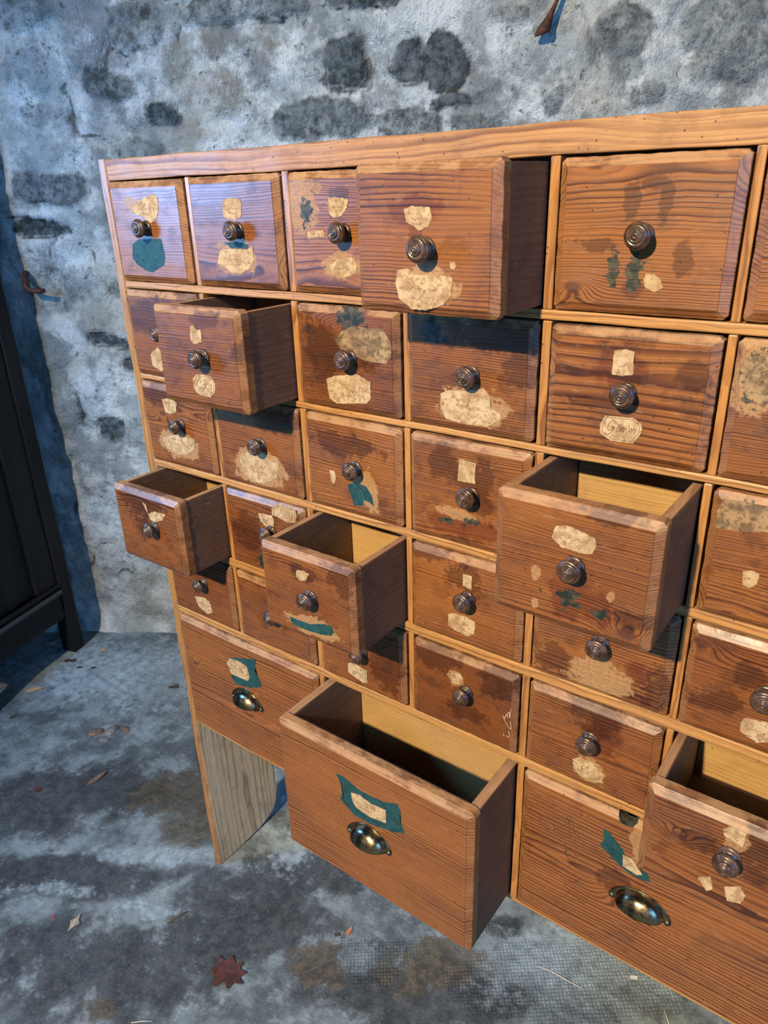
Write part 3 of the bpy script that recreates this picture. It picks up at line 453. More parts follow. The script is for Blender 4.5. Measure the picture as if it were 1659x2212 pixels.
# ------------------------------------------------------------------ stone wall behind
WA = np.array([-0.8297, 0.5625]); WU = np.array([0.857, 0.515]); WU = WU / np.linalg.norm(WU)
WN = np.array([WU[1], -WU[0]])                 # towards the room
def build_wall():
    s = np.arange(-1.3, 2.9, 0.009); z = np.arange(-0.03, 2.5, 0.009)
    S, Z = np.meshgrid(s, z); ns, nz_ = len(s), len(z)
    rdg = 1 - np.abs(fbm(S * 7 + 4, Z * 7, 81, 3)) * 2.2
    dsp = 0.026 * fbm(S * 2.3, Z * 2.3, 3) + 0.013 * fbm(S * 11, Z * 11, 5) + 0.0040 * fbm(S * 42, Z * 42, 8, 3) - 0.008 * np.clip(rdg - .55, 0, 1) * 2
    dark = np.zeros_like(S); crk_shade = np.zeros_like(S)
    wx = 0.020 * fbm(S * 9, Z * 9, 11) + 0.009 * fbm(S * 30, Z * 30, 12); wz = 0.020 * fbm(S * 9 + 50, Z * 9, 13) + 0.009 * fbm(S * 30, Z * 30 + 9, 14)
    edge = fbm(S * 26, Z * 26, 21) * 0.34 + fbm(S * 70, Z * 70, 22, 3) * 0.12
    stones = list(STONES)
    crk_shade = np.clip((rdg - .80) * 5, 0, 1) * np.clip(fbm(S * 4 + 8, Z * 4, 83) * 2.2, 0, .8)  # ridge crevices darkened in colour, standing in for shade in the relief
    r2 = random.Random(3)                      # more rubble outside the photographed part
    for k in range(60):
        stones.append((r2.uniform(1.7, 2.8), r2.uniform(0, 2.5), r2.uniform(.04, .14), r2.uniform(.03, .09), 0, r2.uniform(.2, .8), .5))
        stones.append((r2.uniform(0.1, 2.8), r2.uniform(0, 1.2), r2.uniform(.04, .14), r2.uniform(.03, .09), 0, r2.uniform(.2, .8), .5))
        stones.append((r2.uniform(-1.3, 2.8), r2.uniform(1.85, 2.5), r2.uniform(.04, .14), r2.uniform(.03, .09), 0, r2.uniform(.2, .8), .5))
    for (cs, cz, rs, rz, rot, dk, rl) in stones:
        a = math.radians(-rot); ds = S + wx - cs; dz = Z + wz - cz
        u = (ds * math.cos(a) + dz * math.sin(a)) / rs; v = (-ds * math.sin(a) + dz * math.cos(a)) / rz
        d = (np.abs(u) ** 2.6 + np.abs(v) ** 2.6) ** (1 / 2.6) + edge
        m = 1 / (1 + np.exp(-(1.0 - d) * 24))
        dark = np.maximum(dark, m * dk)
        dsp = dsp + rl * 0.016 * m * (1 if rl > 0 else 1.6)
        ringm = np.exp(-((d - 1.05) / 0.12) ** 2)
        dsp = dsp - 0.007 * ringm * min(1, dk * 1.6) * (rl > 0)
        crk_shade = np.maximum(crk_shade, ringm * max(0, dk - 0.2) * 1.3 * (v < 0.1))  # shade along the underside of each stone, painted into the mask
    for line in CRACKS:
        for (a, b) in zip(line, line[1:]):
            a = np.array(a); b = np.array(b); L = b - a
            t = np.clip(((S + wx * 1.2 - a[0]) * L[0] + (Z + wz * 1.2 - a[1]) * L[1]) / (L @ L), 0, 1)
            d = np.hypot(S + wx * 1.2 - a[0] - t * L[0], Z + wz * 1.2 - a[1] - t * L[1])
            wd = 0.004 + 0.011 * np.clip(0.5 + fbm(S * 16, Z * 16, 71), 0, 1.2)
            m = np.exp(-(d / wd) ** 2) * np.clip(0.55 + 1.1 * fbm(S * 12 + 3, Z * 12, 72), 0, 1)
            crk_shade = np.maximum(crk_shade, m * .85); dsp = dsp - 0.014 * m
    # flares into the floor
    dsp = dsp + 0.03 * np.exp(-Z / 0.03)
    X = WA[0] + S * WU[0] + dsp * WN[0]; Y = WA[1] + S * WU[1] + dsp * WN[1]
    co = np.stack([X, Y, Z], -1).reshape(-1, 3)
    me = grid_mesh('wall_back', co, nz_, ns)
    col = np.stack([dark, crk_shade, fbm(S * 3, Z * 3, 31) * .5 + .5, np.ones_like(S)], -1).reshape(-1)
    at = me.color_attributes.new('wallmask', 'FLOAT_COLOR', 'POINT'); at.data.foreach_set('color', col.astype(np.float32))
    g = G('rubble_stone_wall'); P = g.obj()
    w = g.sep(g.attr('wallmask')[1])
    n1 = g.noise(P, 9, 6, 0.65); n2 = g.noise(P, 55, 5, 0.7); n3 = g.noise(P, 240, 3, 0.6); n4 = g.noise(P, 3.0, 3)
    mort = g.mix(g.ss(n1, 0.40, 0.62), (0.66, 0.71, 0.69, 1), (0.36, 0.41, 0.41, 1))
    mort = g.mix(g.ss(n4, 0.50, 0.68, 0.0, 0.5), mort, (0.33, 0.30, 0.22, 1))
    mort = g.mix(g.ss(n2, 0.52, 0.66, 0.0, 0.42), mort, (0.20, 0.23, 0.225, 1))
    mort = g.mix(g.ss(n3, 0.60, 0.74, 0.0, 0.5), mort, (0.62, 0.63, 0.62, 1))
    mort = g.mix(g.ss(g.noise(P, 5.5, 6, 0.68), 0.50, 0.62, 0.0, 0.45), mort, (0.15, 0.17, 0.17, 1))
    mort = g.mix(g.mul(g.mul(g.ss(w[2], 0.55, 0.85), g.ss(n1, 0.45, 0.65)), 0.55), mort, (0.26, 0.22, 0.15, 1))
    sto = g.mix(g.ss(n2, 0.38, 0.60), (0.110, 0.140, 0.145, 1), (0.040, 0.050, 0.050, 1))
    mort = g.mix(g.ss(g.noise(P, 5.5, 6, 0.68), 0.50, 0.62, 0.0, 0.45), mort, (0.15, 0.17, 0.17, 1))
    mort = g.mix(g.mul(g.mul(g.ss(w[2], 0.55, 0.85), g.ss(n1, 0.45, 0.65)), 0.55), mort, (0.26, 0.22, 0.15, 1))
    sto = g.mix(g.ss(n1, 0.5, 0.7, 0.0, 0.6), sto, (0.20, 0.22, 0.23, 1))
    f = g.ss(g.add(w[0], g.mul(g.sub(n2, 0.5), 0.55)), 0.02, 0.80)
    col = g.mix(f, mort, sto)
    col = g.mix(g.mul(g.ss(g.add(w[1], g.mul(g.sub(n2, 0.5), 0.5)), 0.35, 0.8), 0.85), col, (0.05, 0.048, 0.038, 1))  # dark colour for cracks and for the painted crevice shade
    pit = g.ss(g.noise(P, 30, 4, 0.75), 0.64, 0.70)
    col = g.mix(g.mul(pit, 0.4), col, (0.10, 0.10, 0.09, 1))
    h = g.add(g.add(g.mul(n2, 0.7), g.mul(n3, 0.25)), g.add(g.mul(n1, 0.8), g.mul(pit, -0.5)))
    m = g.fin(col, 0.9, g.bump(h, 1.0, 0.016), spec=0.2)
    o = link('wall_back', me, m, None, True)
    o['kind'] = 'structure'
def grid_mesh(name, co, rows, cols):
    idx = np.arange(rows * cols).reshape(rows, cols)
    f = np.stack([idx[:-1, :-1], idx[:-1, 1:], idx[1:, 1:], idx[1:, :-1]], -1).reshape(-1, 4)
    me = bpy.data.meshes.new(name)
    me.vertices.add(len(co)); me.vertices.foreach_set('co', co.astype(np.float32).ravel())
    me.loops.add(f.size); me.loops.foreach_set('vertex_index', f.astype(np.int32).ravel())
    me.polygons.add(len(f)); me.polygons.foreach_set('loop_start', np.arange(0, f.size, 4, dtype=np.int32))
    me.update(calc_edges=True); me.validate()
    return me
build_wall()

# ------------------------------------------------------------------ concrete floor
def floor_h(X, Y): return 0.0016 * fbm(X * 9, Y * 9, 41) + 0.0007 * fbm(X * 40, Y * 40, 43, 3)
def build_floor():
    x = np.arange(-2.2, 2.6, 0.012); y = np.arange(-1.8, 2.7, 0.012)
    X, Y = np.meshgrid(x, y)
    D = np.zeros_like(X); W = np.zeros_like(X); N = np.zeros_like(X); MS = np.zeros_like(X)
    wx = 0.05 * fbm(X * 6, Y * 6, 51) + 0.02 * fbm(X * 20, Y * 20, 53); wy = 0.05 * fbm(X * 6 + 9, Y * 6, 52) + .02 * fbm(X * 20, Y * 20 + 7, 54)
    for k, cx, cy, ux, uy, vx, vy in FMARKS:
        A = np.array([[ux, vx], [uy, vy]]); I = np.linalg.inv(A)
        dx = X + wx - cx; dy = Y + wy - cy
        d = np.hypot(I[0, 0] * dx + I[0, 1] * dy, I[1, 0] * dx + I[1, 1] * dy)
        m = 1 / (1 + np.exp((d - 1) * 4.0))
        T = {'D': D, 'W': W, 'N': N, 'M': MS}[k]; np.maximum(T, m, out=T)
    Z = floor_h(X, Y)
    # broken patch where pebbles show through
    r = np.hypot((X + 0.578) / 0.09, (Y - 0.119) / 0.07) + 0.3 * fbm(X * 25, Y * 25, 61)
    Z = Z - 0.006 / (1 + np.exp((r - 1) * 12))
    me = grid_mesh('floor', np.stack([X, Y, Z], -1).reshape(-1, 3), len(y), len(x))
    at = me.color_attributes.new('floormask', 'FLOAT_COLOR', 'POINT')
    at.data.foreach_set('color', np.stack([D, W, N, MS], -1).astype(np.float32).ravel())
    g = G('worn_concrete'); P = g.obj(); fm = g.attr('floormask'); w = g.sep(fm[1])
    n0 = g.noise(P, 2.2, 5, 0.6); n1 = g.noise(P, 8, 6, 0.65); n2 = g.noise(P, 40, 5, 0.7); n3 = g.noise(P, 200, 4, 0.7)
    col = g.mix(g.ss(n1, 0.38, 0.60), (0.215, 0.255, 0.265, 1), (0.090, 0.108, 0.115, 1))
    n4 = g.noise(P, 19, 5, 0.7)
    col = g.mix(g.ss(n4, 0.50, 0.66, 0.0, 0.65), col, (0.060, 0.068, 0.072, 1))
    col = g.mix(g.ss(n4, 0.46, 0.34, 0.0, 0.5), col, (0.34, 0.38, 0.39, 1))
    dk = g.ss(g.add(g.add(w[0], g.mul(g.sub(n1, 0.5), 2.0)), g.mul(g.sub(n2, 0.5), 1.3)), 0.30, 0.75)
    col = g.mix(g.mul(dk, 0.85), col, g.mix(g.ss(n2, 0.4, 0.65), (0.026, 0.029, 0.032, 1), (0.066, 0.068, 0.070, 1)))
    wt = g.ss(g.add(g.add(w[1], g.mul(g.sub(n1, 0.5), 2.2)), g.mul(g.sub(n2, 0.5), 2.0)), 0.45, 1.25)
    col = g.mix(g.mul(wt, 0.60), col, (0.46, 0.56, 0.60, 1))
    br = g.ss(g.add(g.add(w[2], g.mul(g.sub(n1, 0.5), 1.6)), g.mul(g.sub(n2, 0.5), 1.2)), 0.40, 0.8)
    col = g.mix(g.mul(br, 0.8), col, g.mix(g.ss(n2, 0.4, 0.6), (0.055, 0.045, 0.032, 1), (0.12, 0.095, 0.06, 1)))
    spk = g.ss(n3, 0.60, 0.72)
    col = g.mix(g.mul(spk, 0.35), col, (0.60, 0.63, 0.64, 1))
    col = g.mix(g.mul(g.ss(n3, 0.40, 0.30), 0.35), col, (0.06, 0.065, 0.07, 1))
    # wire-mesh imprint, in patches
    s = g.sep(P)
    a = math.radians(38)
    u = g.add(g.mul(s[0], math.cos(a)), g.mul(s[1], math.sin(a))); v = g.sub(g.mul(s[1], math.cos(a)), g.mul(s[0], math.sin(a)))
    u = g.add(u, g.mul(n0, 0.03))
    cell = g.mul(g.m_('ABSOLUTE', g.m_('SINE', g.mul(u, 470.0))), g.m_('ABSOLUTE', g.m_('SINE', g.mul(v, 470.0))))
    pm = g.mul(g.ss(g.add(fm[3], g.mul(g.sub(n1, 0.5), 1.2)), 0.35, 0.7), g.ss(n2, 0.35, 0.6, 0.3, 1.0))
    imp = g.mul(g.ss(cell, 0.15, 0.45), pm)
    col = g.mix(g.mul(g.mul(g.ss(cell, 0.30, 0.08), pm), 0.5), col, g.mix(1.0, col, (0.35, 0.37, 0.38, 1), 'MULTIPLY'))
    h = g.add(g.add(g.mul(n2, 0.8), g.mul(n3, 0.35)), g.add(g.mul(imp, 0.5), g.mul(n1, 1.0)))
    m = g.fin(col, g.ss(n2, 0.3, 0.7, 0.55, 0.85), g.bump(h, 0.8, 0.004), spec=0.35)
    o = link('floor', me, m, None, True); o['kind'] = 'structure'
build_floor()

# ------------------------------------------------------------------ dark cupboard at the left
CC = Vector((-0.9895, 0.2595, 0)); CD = Vector((0.281, -0.96, 0)).normalized(); CNV = Vector((0.96, 0.281, 0)).normalized()
CC = Vector((-1.0, 0.2956, 0)) - CD * 0.040
def mat_dark():
    g = G('near_black_old_oak'); P = g.obj(); s = g.sep(P)
    n = g.noise(g.comb(g.mul(s[0], 30), g.mul(s[1], 30), g.mul(s[2], 3)), 1.0, 5, 0.6)
    n2 = g.noise(P, 14, 5, 0.7); n3 = g.noise(g.comb(g.mul(s[0], 60), g.mul(s[1], 60), g.mul(s[2], 14)), 1.0, 3, 0.6)
    col = g.mix(g.ss(n, 0.4, 0.7), (0.006, 0.006, 0.006, 1), (0.014, 0.012, 0.011, 1))
    col = g.mix(g.mul(g.ss(n2, 0.60, 0.68), g.ss(n3, 0.60, 0.70)), col, (0.20, 0.19, 0.18, 1))
    return g.fin(col, 0.55, g.bump(n, 0.3, 0.001), spec=0.28)
M_dark = mat_dark()
cup = thing('dark_cupboard', 'tall near-black panelled wooden cupboard at the left edge, standing on short feet', 'cupboard', CC)
cup.rotation_euler = (0, 0, math.atan2(CD.y, CD.x))     # local x runs along its front, local -y is inward
LW, HT, DP = 0.42, 1.62, 0.36
def cpart(name, lo, hi, bev=0.003):
    # local y: 0 = front face, positive = towards the room
    return board(name, lo, hi, M_dark, cup, bev=bev, wob=0.0006, seg=0.12)
cpart('post', (0, -0.05, 0), (0.045, 0, HT - .04)); cpart('post', (LW - .045, -0.05, 0), (LW, 0, HT - .04))
cpart('post', (0, -DP, 0), (0.045, -DP + .05, HT - .04)); cpart('post', (LW - .045, -DP, 0), (LW, -DP + .05, HT - .04))
cpart('bottom_rail', (0.045, -0.035, 0.135), (LW - .045, -0.006, 0.225))
mo = cpart('moulding', (0.045, -0.012, 0.222), (LW - .045, 0.008, 0.236), 0.004)
M_worn = flat('worn_dark_edge', (.050, .046, .043), .5); mo.data.materials[0] = M_worn
mo['label'] = 'worn greyish moulding strip above the bottom rail'
cpart('moulding', (0.045, -0.012, 0.246), (LW - .045, 0.004, 0.254), 0.003)
cpart('stile', (0.045, -0.035, 0.254), (0.125, -0.008, HT - .04)); cpart('stile', (LW - .105, -0.035, 0.254), (LW - .045, -0.008, HT - .04))
cpart('cross_rail', (0.125, -0.035, 0.855), (LW - .105, -0.009, 0.93)); cpart('cross_rail', (0.125, -0.035, HT - .13), (LW - .105, -0.009, HT - .04))
cpart('moulding', (0.125, -0.012, 0.925), (LW - .105, 0.002, 0.937), 0.003)
for x0, x1 in ((0.125, LW - .105),):
    for z0, z1 in ((0.254, 0.855), (0.937, HT - .13)):
        cpart('door_panel', (x0, -0.030, z0), (x1, -0.022, z1), 0.002)
cpart('side_board', (0.008, -DP + .05, 0.135), (0.030, -0.05, HT - .04)); cpart('side_board', (LW - .03, -DP + .05, 0.135), (LW - .008, -0.05, HT - .04))
cpart('back_board', (0.045, -DP + .01, 0.135), (LW - .045, -DP + .025, HT - .04)); cpart('floor_board', (0.045, -DP + .025, 0.14), (LW - .045, -0.035, 0.16))
cpart('top_board', (-0.02, -DP - .01, HT - .04), (LW + .02, 0.02, HT), 0.006)

# ------------------------------------------------------------------ apothecary cabinet
cab = thing('apothecary_cabinet', 'old stained pine apothecary chest of many small drawers, several pulled open, with paper label scraps', 'cabinet', (0.53, 0, 0))
CO = Vector((0.53, 0, 0))
def shift(o): o.location = Vector(o.location) - CO; return o
DEP = 0.186
def side_panel(x0, x1, inner):
    prof = [(0, 0.0), (0.06, 0.0), (0.12, 0.004), (0.150, 0.012), (0.170, 0.026), (0.181, 0.046), (DEP, 0.075), (DEP, 1.40), (0.0, 1.40)]
    pts = []
    for (a, b), (c, d) in zip(prof, prof[1:] + prof[:1]):
        n = max(1, int(math.hypot(c - a, d - b) / 0.05))
        for k in range(n): pts.append((a + (c - a) * k / n, b + (d - b) * k / n))
    bm = bmesh.new()
    A = [bm.verts.new((x0, y, z)) for y, z in pts]; B = [bm.verts.new((x1, y, z)) for y, z in pts]
    bm.faces.new(A[::-1]); bm.faces.new(B)
    for k in range(len(pts)): bm.faces.new((A[k], A[(k + 1) % len(pts)], B[(k + 1) % len(pts)], B[k]))
    bmesh.ops.recalc_face_normals(bm, faces=bm.faces)
    es = [e for e in bm.edges if len(e.link_faces) == 2 and e.calc_face_angle() > 1.2 and abs(e.verts[0].co.x - e.verts[1].co.x) < 1e-6]
    bmesh.ops.bevel(bm, geom=es, offset=0.0022, segments=2, affect='EDGES')
    for v in bm.verts:
        v.co.x += 0.0006 * math.sin(v.co.z * 19 + v.co.y * 5); v.co.y += 0.0009 * math.sin(v.co.z * 31) * (v.co.y < 0.01)
    bm.normal_update()
    for f in bm.faces:
        if f.normal.x * inner > 0.9: f.material_index = 1
    o = from_bm('side_panel', bm, [M_side, M_raw], cab); o.location = -CO
    wood_props(o, qc=0.07, pc=-0.06, scale=1.1)
    o['logc'] = [x1 + 0.03 * inner, 0.10, 1.0]
    return o
side_panel(0.0, 0.0185, 1); side_panel(1.0610, 1.0795, -1)
ROWT = [1.3715, 1.2221, 1.0817, .9343, .7892, .6473]; ROWB = [1.2333, 1.0911, .9467, .8046, .6618, .400]
shift(board('top_rail', (.0187, 0.0, 1.3718), (1.0608, 0.020, 1.3995), M_top, cab, wob=0.0009, pc=0.06, qc=0.05))
shift(board('top_board', (.0187, 0.0203, 1.384), (1.0608, 0.1775, 1.3995), M_top, cab))
for k in range(5):
    shift(board('rail', (.0187, 0.0, ROWT[k + 1] + .0006), (1.0608, 0.1775, ROWB[k] - .0006), M_rail, cab, wob=0.0008, bev=0.0018,
                pc=rnd.choice((-.05, .05)), qc=0.03, scale=rnd.uniform(.7, 1.1)))
shift(board('bottom_board', (.0187, 0.006, .3855), (1.0608, 0.1775, .3975), M_rail, cab))
bk = shift(board('back_panel', (.0187, 0.1780, .386), (1.0608, DEP, 1.3995), M_raw, cab))
VL = [.1842, .3615, .5345, .7082, .8846]; VR = [.1935, .3727, .5442, .7189, .8934]
for r in range(6):
    for c in range(5):
        if r == 5 and c not in (1, 3): continue
        jx = rnd.uniform(-.0008, .0008)
        shift(board('divider', (VL[c] + .0004 + jx, 0.0005, ROWB[r] - .0002 if r < 5 else .3978), (VR[c] - .0004 + jx, 0.1775, ROWT[r] + .0002), M_div, cab,
                    wob=0.0006, bev=0.0012, pc=rnd.choice((-1, 1)) * rnd.uniform(.006, .03), qc=0.02, scale=rnd.uniform(.7, 1.1)))

# ---- drawer parts
KNOB = [(0, 0), (.0102, 0), (.0106, .0010), (.0104, .0022), (.0092, .0030), (.0084, .0032), (.0088, .0044), (.0084, .0054), (.0066, .0062), (.0058, .0080),
        (.0062, .0098), (.0086, .0108), (.0112, .0118), (.0122, .0132), (.0124, .0148), (.0119, .0162), (.0108, .0171), (.0104, .0172), (.0103, .0180), (.0097, .0189),
        (.0086, .0195), (.0076, .0196), (.0071, .0190), (.0065, .0191), (.0060, .0203), (.0053, .0212), (.0045, .0214), (.0042, .0208), (.0037, .0209), (.0034, .0216), (.0022, .0222), (.0010, .0222), (.0006, .0217), (0, .0216)]
knob_me = None
def make_knob(parent, x, z, hole=False):
    global knob_me
    if knob_me is None:
        bm = lathe_y(KNOB); knob_me = bpy.data.meshes.new('knob'); bm.to_mesh(knob_me); bm.free()
        for p in knob_me.polygons: p.use_smooth = True
        knob_me.materials.append(M_knob)
    o = bpy.data.objects.new('knob', knob_me); COL.objects.link(o); o.parent = parent
    k = rnd.uniform(.96, 1.05)
    o.location = (x, -0.0001, z); o.scale = (k, k, k); o.rotation_euler = (rnd.uniform(-.05, .05), rnd.uniform(0, 6), rnd.uniform(-.05, .05))
    o.rotation_mode = 'YXZ'
    o['seed'] = rnd.uniform(0, 9)
    return o
def make_cup(parent, x, z):
    a, h, p, th = 0.0300, 0.0245, 0.0200, 0.0013
    bm = bmesh.new(); nu, nv = 36, 14
    def shell(off):
        R = []
        for j in range(nv + 1):
            ph = math.pi / 2 * j / nv
            R.append([bm.verts.new(((a - off) * math.cos(th_ := math.pi * i / nu) * (1 - 0.06 * math.sin(ph) ** 2) if False else (a - off) * math.cos(math.pi * i / nu),
                                    -(p - off) * math.sin(math.pi * i / nu) ** 0.75 * math.sin(ph),
                                    (h - off) * math.sin(math.pi * i / nu) ** 0.9 * math.cos(ph))) for i in range(nu + 1)])
        return R
    O = shell(0.0); I = shell(th)
    for R, fl in ((O, 0), (I, 1)):
        for j in range(nv):
            for i in range(nu):
                q = [R[j][i], R[j][i + 1], R[j + 1][i + 1], R[j + 1][i]]
                bm.faces.new(q[::-1] if fl else q)
    for i in range(nu):                          # lip of the opening
        bm.faces.new((O[nv][i], O[nv][i + 1], I[nv][i + 1], I[nv][i]))
    # flange with screw ears
    def ring(y, k): return [(((a + k * (0.0035 + 0.0055 * abs(math.cos(t)) ** 6)) * math.cos(t)), y, (h + k * 0.004) * math.sin(t) ** 0.9 if t not in (0,) else 0) for t in [math.pi * i / nu for i in range(nu + 1)]]
    out = ring(0, 1.0); inn = ring(0, -0.08)
    ears = lambda L, y: [(px, y, pz) for px, _, pz in L]
    o0, o1, i1 = ears(out, 0.0), ears(out, -0.0014), ears(inn, -0.0014)
    o2 = [(px * .985, -0.0022, pz * .985) for px, _, pz in out]
    V = [[bm.verts.new(q) for q in L] for L in (o0, o1, o2, i1)]
    for A, B in zip(V, V[1:]):
        for i in range(nu): bm.faces.new((A[i], A[i + 1], B[i + 1], B[i]))
    for sx in (-1, 1):                           # rounded lower half of each ear
        cx = sx * 0.0345; n = 12
        top = [bm.verts.new((cx + 0.0045 * math.cos(math.pi + math.pi * k / n), -0.0020, 0.0055 * math.sin(math.pi + math.pi * k / n) + .0006)) for k in range(n + 1)]
        bot = [bm.verts.new((v.co.x, 0, v.co.z)) for v in top]
        bm.faces.new(top)
        for k in range(n): bm.faces.new((top[k], top[k + 1], bot[k + 1], bot[k]))
        bm.faces.new((top[0], bot[0], bot[-1], top[-1]))
    bmesh.ops.remove_doubles(bm, verts=bm.verts, dist=0.00005)
    bmesh.ops.recalc_face_normals(bm, faces=bm.faces)
    o = from_bm('cup_pull', bm, M_brass, parent, True)
    o.location = (x, -0.0003, z)
    o['label'] = 'tarnished brass cup pull'
    for sx in (-1, 1):
        b2 = lathe_y([(0, 0.0018), (.0020, 0.0018), (.0020, .0026), (.0015, .0032), (0, .0034)], 14)
        bmesh.ops.translate(b2, vec=(x + sx * 0.0348, 0, z + 0.0006), verts=b2.verts)
        s_ = from_bm('screw', b2, M_screw, parent, True)
    return o
def poly_area_sign(P): return sum(a[0] * b[1] - b[0] * a[1] for a, b in zip(P, P[1:] + P[:1]))
def ragged(poly, step=0.0022, amp=0.00055, rr=None):
    out = []
    for (a, b), (c, d) in zip(poly, poly[1:] + poly[:1]):
        L = math.hypot(c - a, d - b); n = max(1, int(L / step))
        for k in range(n):
            t = k / n; w = amp * (0.5 if k == 0 else 1.0)
            out.append((a + (c - a) * t + rr.uniform(-w, w), b + (d - b) * t + rr.uniform(-w, w)))
    return out
def stroke(bm, pts, w, y, mi, smooth=True):
    """thin flat ink stroke in the xz plane"""
    P = [Vector((a, b)) for a, b in pts]
    if smooth and len(P) > 2:
        Q = []
        for i in range(len(P) - 1):
            p0, p1, p2, p3 = P[max(i - 1, 0)], P[i], P[i + 1], P[min(i + 2, len(P) - 1)]
            for k in range(5):
                t = k / 5
                Q.append(0.5 * ((2 * p1) + (p2 - p0) * t + (2 * p0 - 5 * p1 + 4 * p2 - p3) * t * t + (3 * p1 - p0 - 3 * p2 + p3) * t ** 3))
        P = Q + [P[-1]]
    prev = None
    for i, p in enumerate(P):
        d = P[min(i + 1, len(P) - 1)] - P[max(i - 1, 0)]
        if d.length < 1e-9: continue
        n = Vector((-d.y, d.x)).normalized() * w / 2
        a = bm.verts.new((p.x - n.x, y, p.y - n.y)); b = bm.verts.new((p.x + n.x, y, p.y + n.y))
        if prev:
            f = bm.faces.new((prev[0], a, b, prev[1])); f.material_index = mi
        prev = (a, b)
GLYPH = {   # hand-written letters in a unit box, (x advance, strokes)
    'C': (.9, [[(.8, .85), (.6, 1.0), (.25, .8), (.1, .4), (.25, .05), (.55, .0), (.8, .2)]]),
    'G': (1.1, [[(.9, .8), (.65, 1.05), (.25, .85), (.1, .4), (.3, .02), (.65, .1), (.8, .4), (.55, .42), (.85, .42), (.75, -.1), (.3, -.45), (.0, -.2)]]),
    'V': (.9, [[(.0, .9), (.15, 1.0), (.35, .0), (.8, 1.0), (.95, .9)]]),
    'a': (.55, [[(.45, .5), (.2, .52), (.08, .2), (.22, .0), (.42, .2), (.45, .5), (.42, .1), (.58, .02)]]),
    'c': (.45, [[(.42, .42), (.22, .52), (.08, .2), (.25, .0), (.48, .1)]]),
    'o': (.5, [[(.25, .5), (.08, .25), (.22, .0), (.42, .22), (.3, .5), (.52, .42)]]),
    'm': (.85, [[(.0, .1), (.1, .5), (.12, .0), (.28, .5), (.38, .42), (.38, .0), (.55, .5), (.66, .4), (.68, .05), (.85, .05)]]),
    'e': (.45, [[(.08, .22), (.35, .3), (.3, .52), (.1, .4), (.12, .05), (.45, .08)]]),
    'r': (.4, [[(.05, .1), (.12, .52), (.2, .45), (.35, .5), (.3, .1), (.42, .05)]]),
    'g': (.5, [[(.42, .5), (.15, .5), (.1, .15), (.3, .05), (.42, .5), (.38, -.3), (.15, -.45), (.1, -.25), (.5, .1)]]),
}
LAB_N = 0
def make_label(parent, kind, poly, cx, cz):
    global LAB_N
    LAB_N += 1; rr = random.Random(LAB_N)
    P = [(a - cx, b - cz) for a, b in poly]
    if poly_area_sign(P) < 0: P = P[::-1]
    script = kind.startswith('script:')
    R = ragged(P, amp=0.0002 if script else 0.00045, rr=rr)
    y = -0.00050 if kind != 'teal' else -0.00034
    bm = bmesh.new()
    top = [bm.verts.new((a, y, b)) for a, b in R]
    bot = [bm.verts.new((a, 0.0003, b)) for a, b in R]
    f = bm.faces.new(top)
    for k in range(len(R)): bm.faces.new((top[k], bot[k], bot[(k + 1) % len(R)], top[(k + 1) % len(R)]))
    bmesh.ops.triangulate(bm, faces=[f])
    bmesh.ops.recalc_face_normals(bm, faces=bm.faces)
    mx = sum(a for a, b in P) / len(P); mz = sum(b for a, b in P) / len(P)
    w = max(a for a, b in P) - min(a for a, b in P); h = max(b for a, b in P) - min(b for a, b in P)
    if script:
        word = kind[7:]
        inn = [(mx + (a - mx) * .88, mz + (b - mz) * .86) for a, b in P]
        stroke(bm, inn + inn[:1], 0.00045, y - .00012, 1, False)
        tot = sum(GLYPH[c][0] for c in word); sc = w * 0.70 / tot; x0 = mx - w * 0.36; z0 = mz - sc * 0.35
        for c in word:
            adv, st = GLYPH[c]
            for s in st: stroke(bm, [(x0 + (px + pz * .25) * sc, z0 + pz * sc * 1.15) for px, pz in s], 0.0006, y - .00014, 1)
            x0 += adv * sc
    elif kind == 'cream' and w > 0.026:
        for q in range(2):                       # faded, no longer readable pen line
            x = mx - w * .26; pts = []
            while x < mx + w * .26:
                pts.append((x, mz - h * .02 + rr.uniform(-1, 1) * h * .07)); x += w * .035
            stroke(bm, pts, 0.00035, y - .00012, 1)
            mz -= h * .2; w *= .7
            if rr.random() < .6: break
    o = from_bm('paper_label', bm, [{'teal': M_teal, 'mottled': M_mott}.get(kind, M_cream), M_ink], parent)
    o['seed'] = rr.uniform(0, 20)
    o['label'] = {'teal': 'torn teal paper label', 'mottled': 'blackened peeling paper label'}.get(kind, 'yellowed handwritten paper label' if script else 'torn yellowed paper label')
    return o

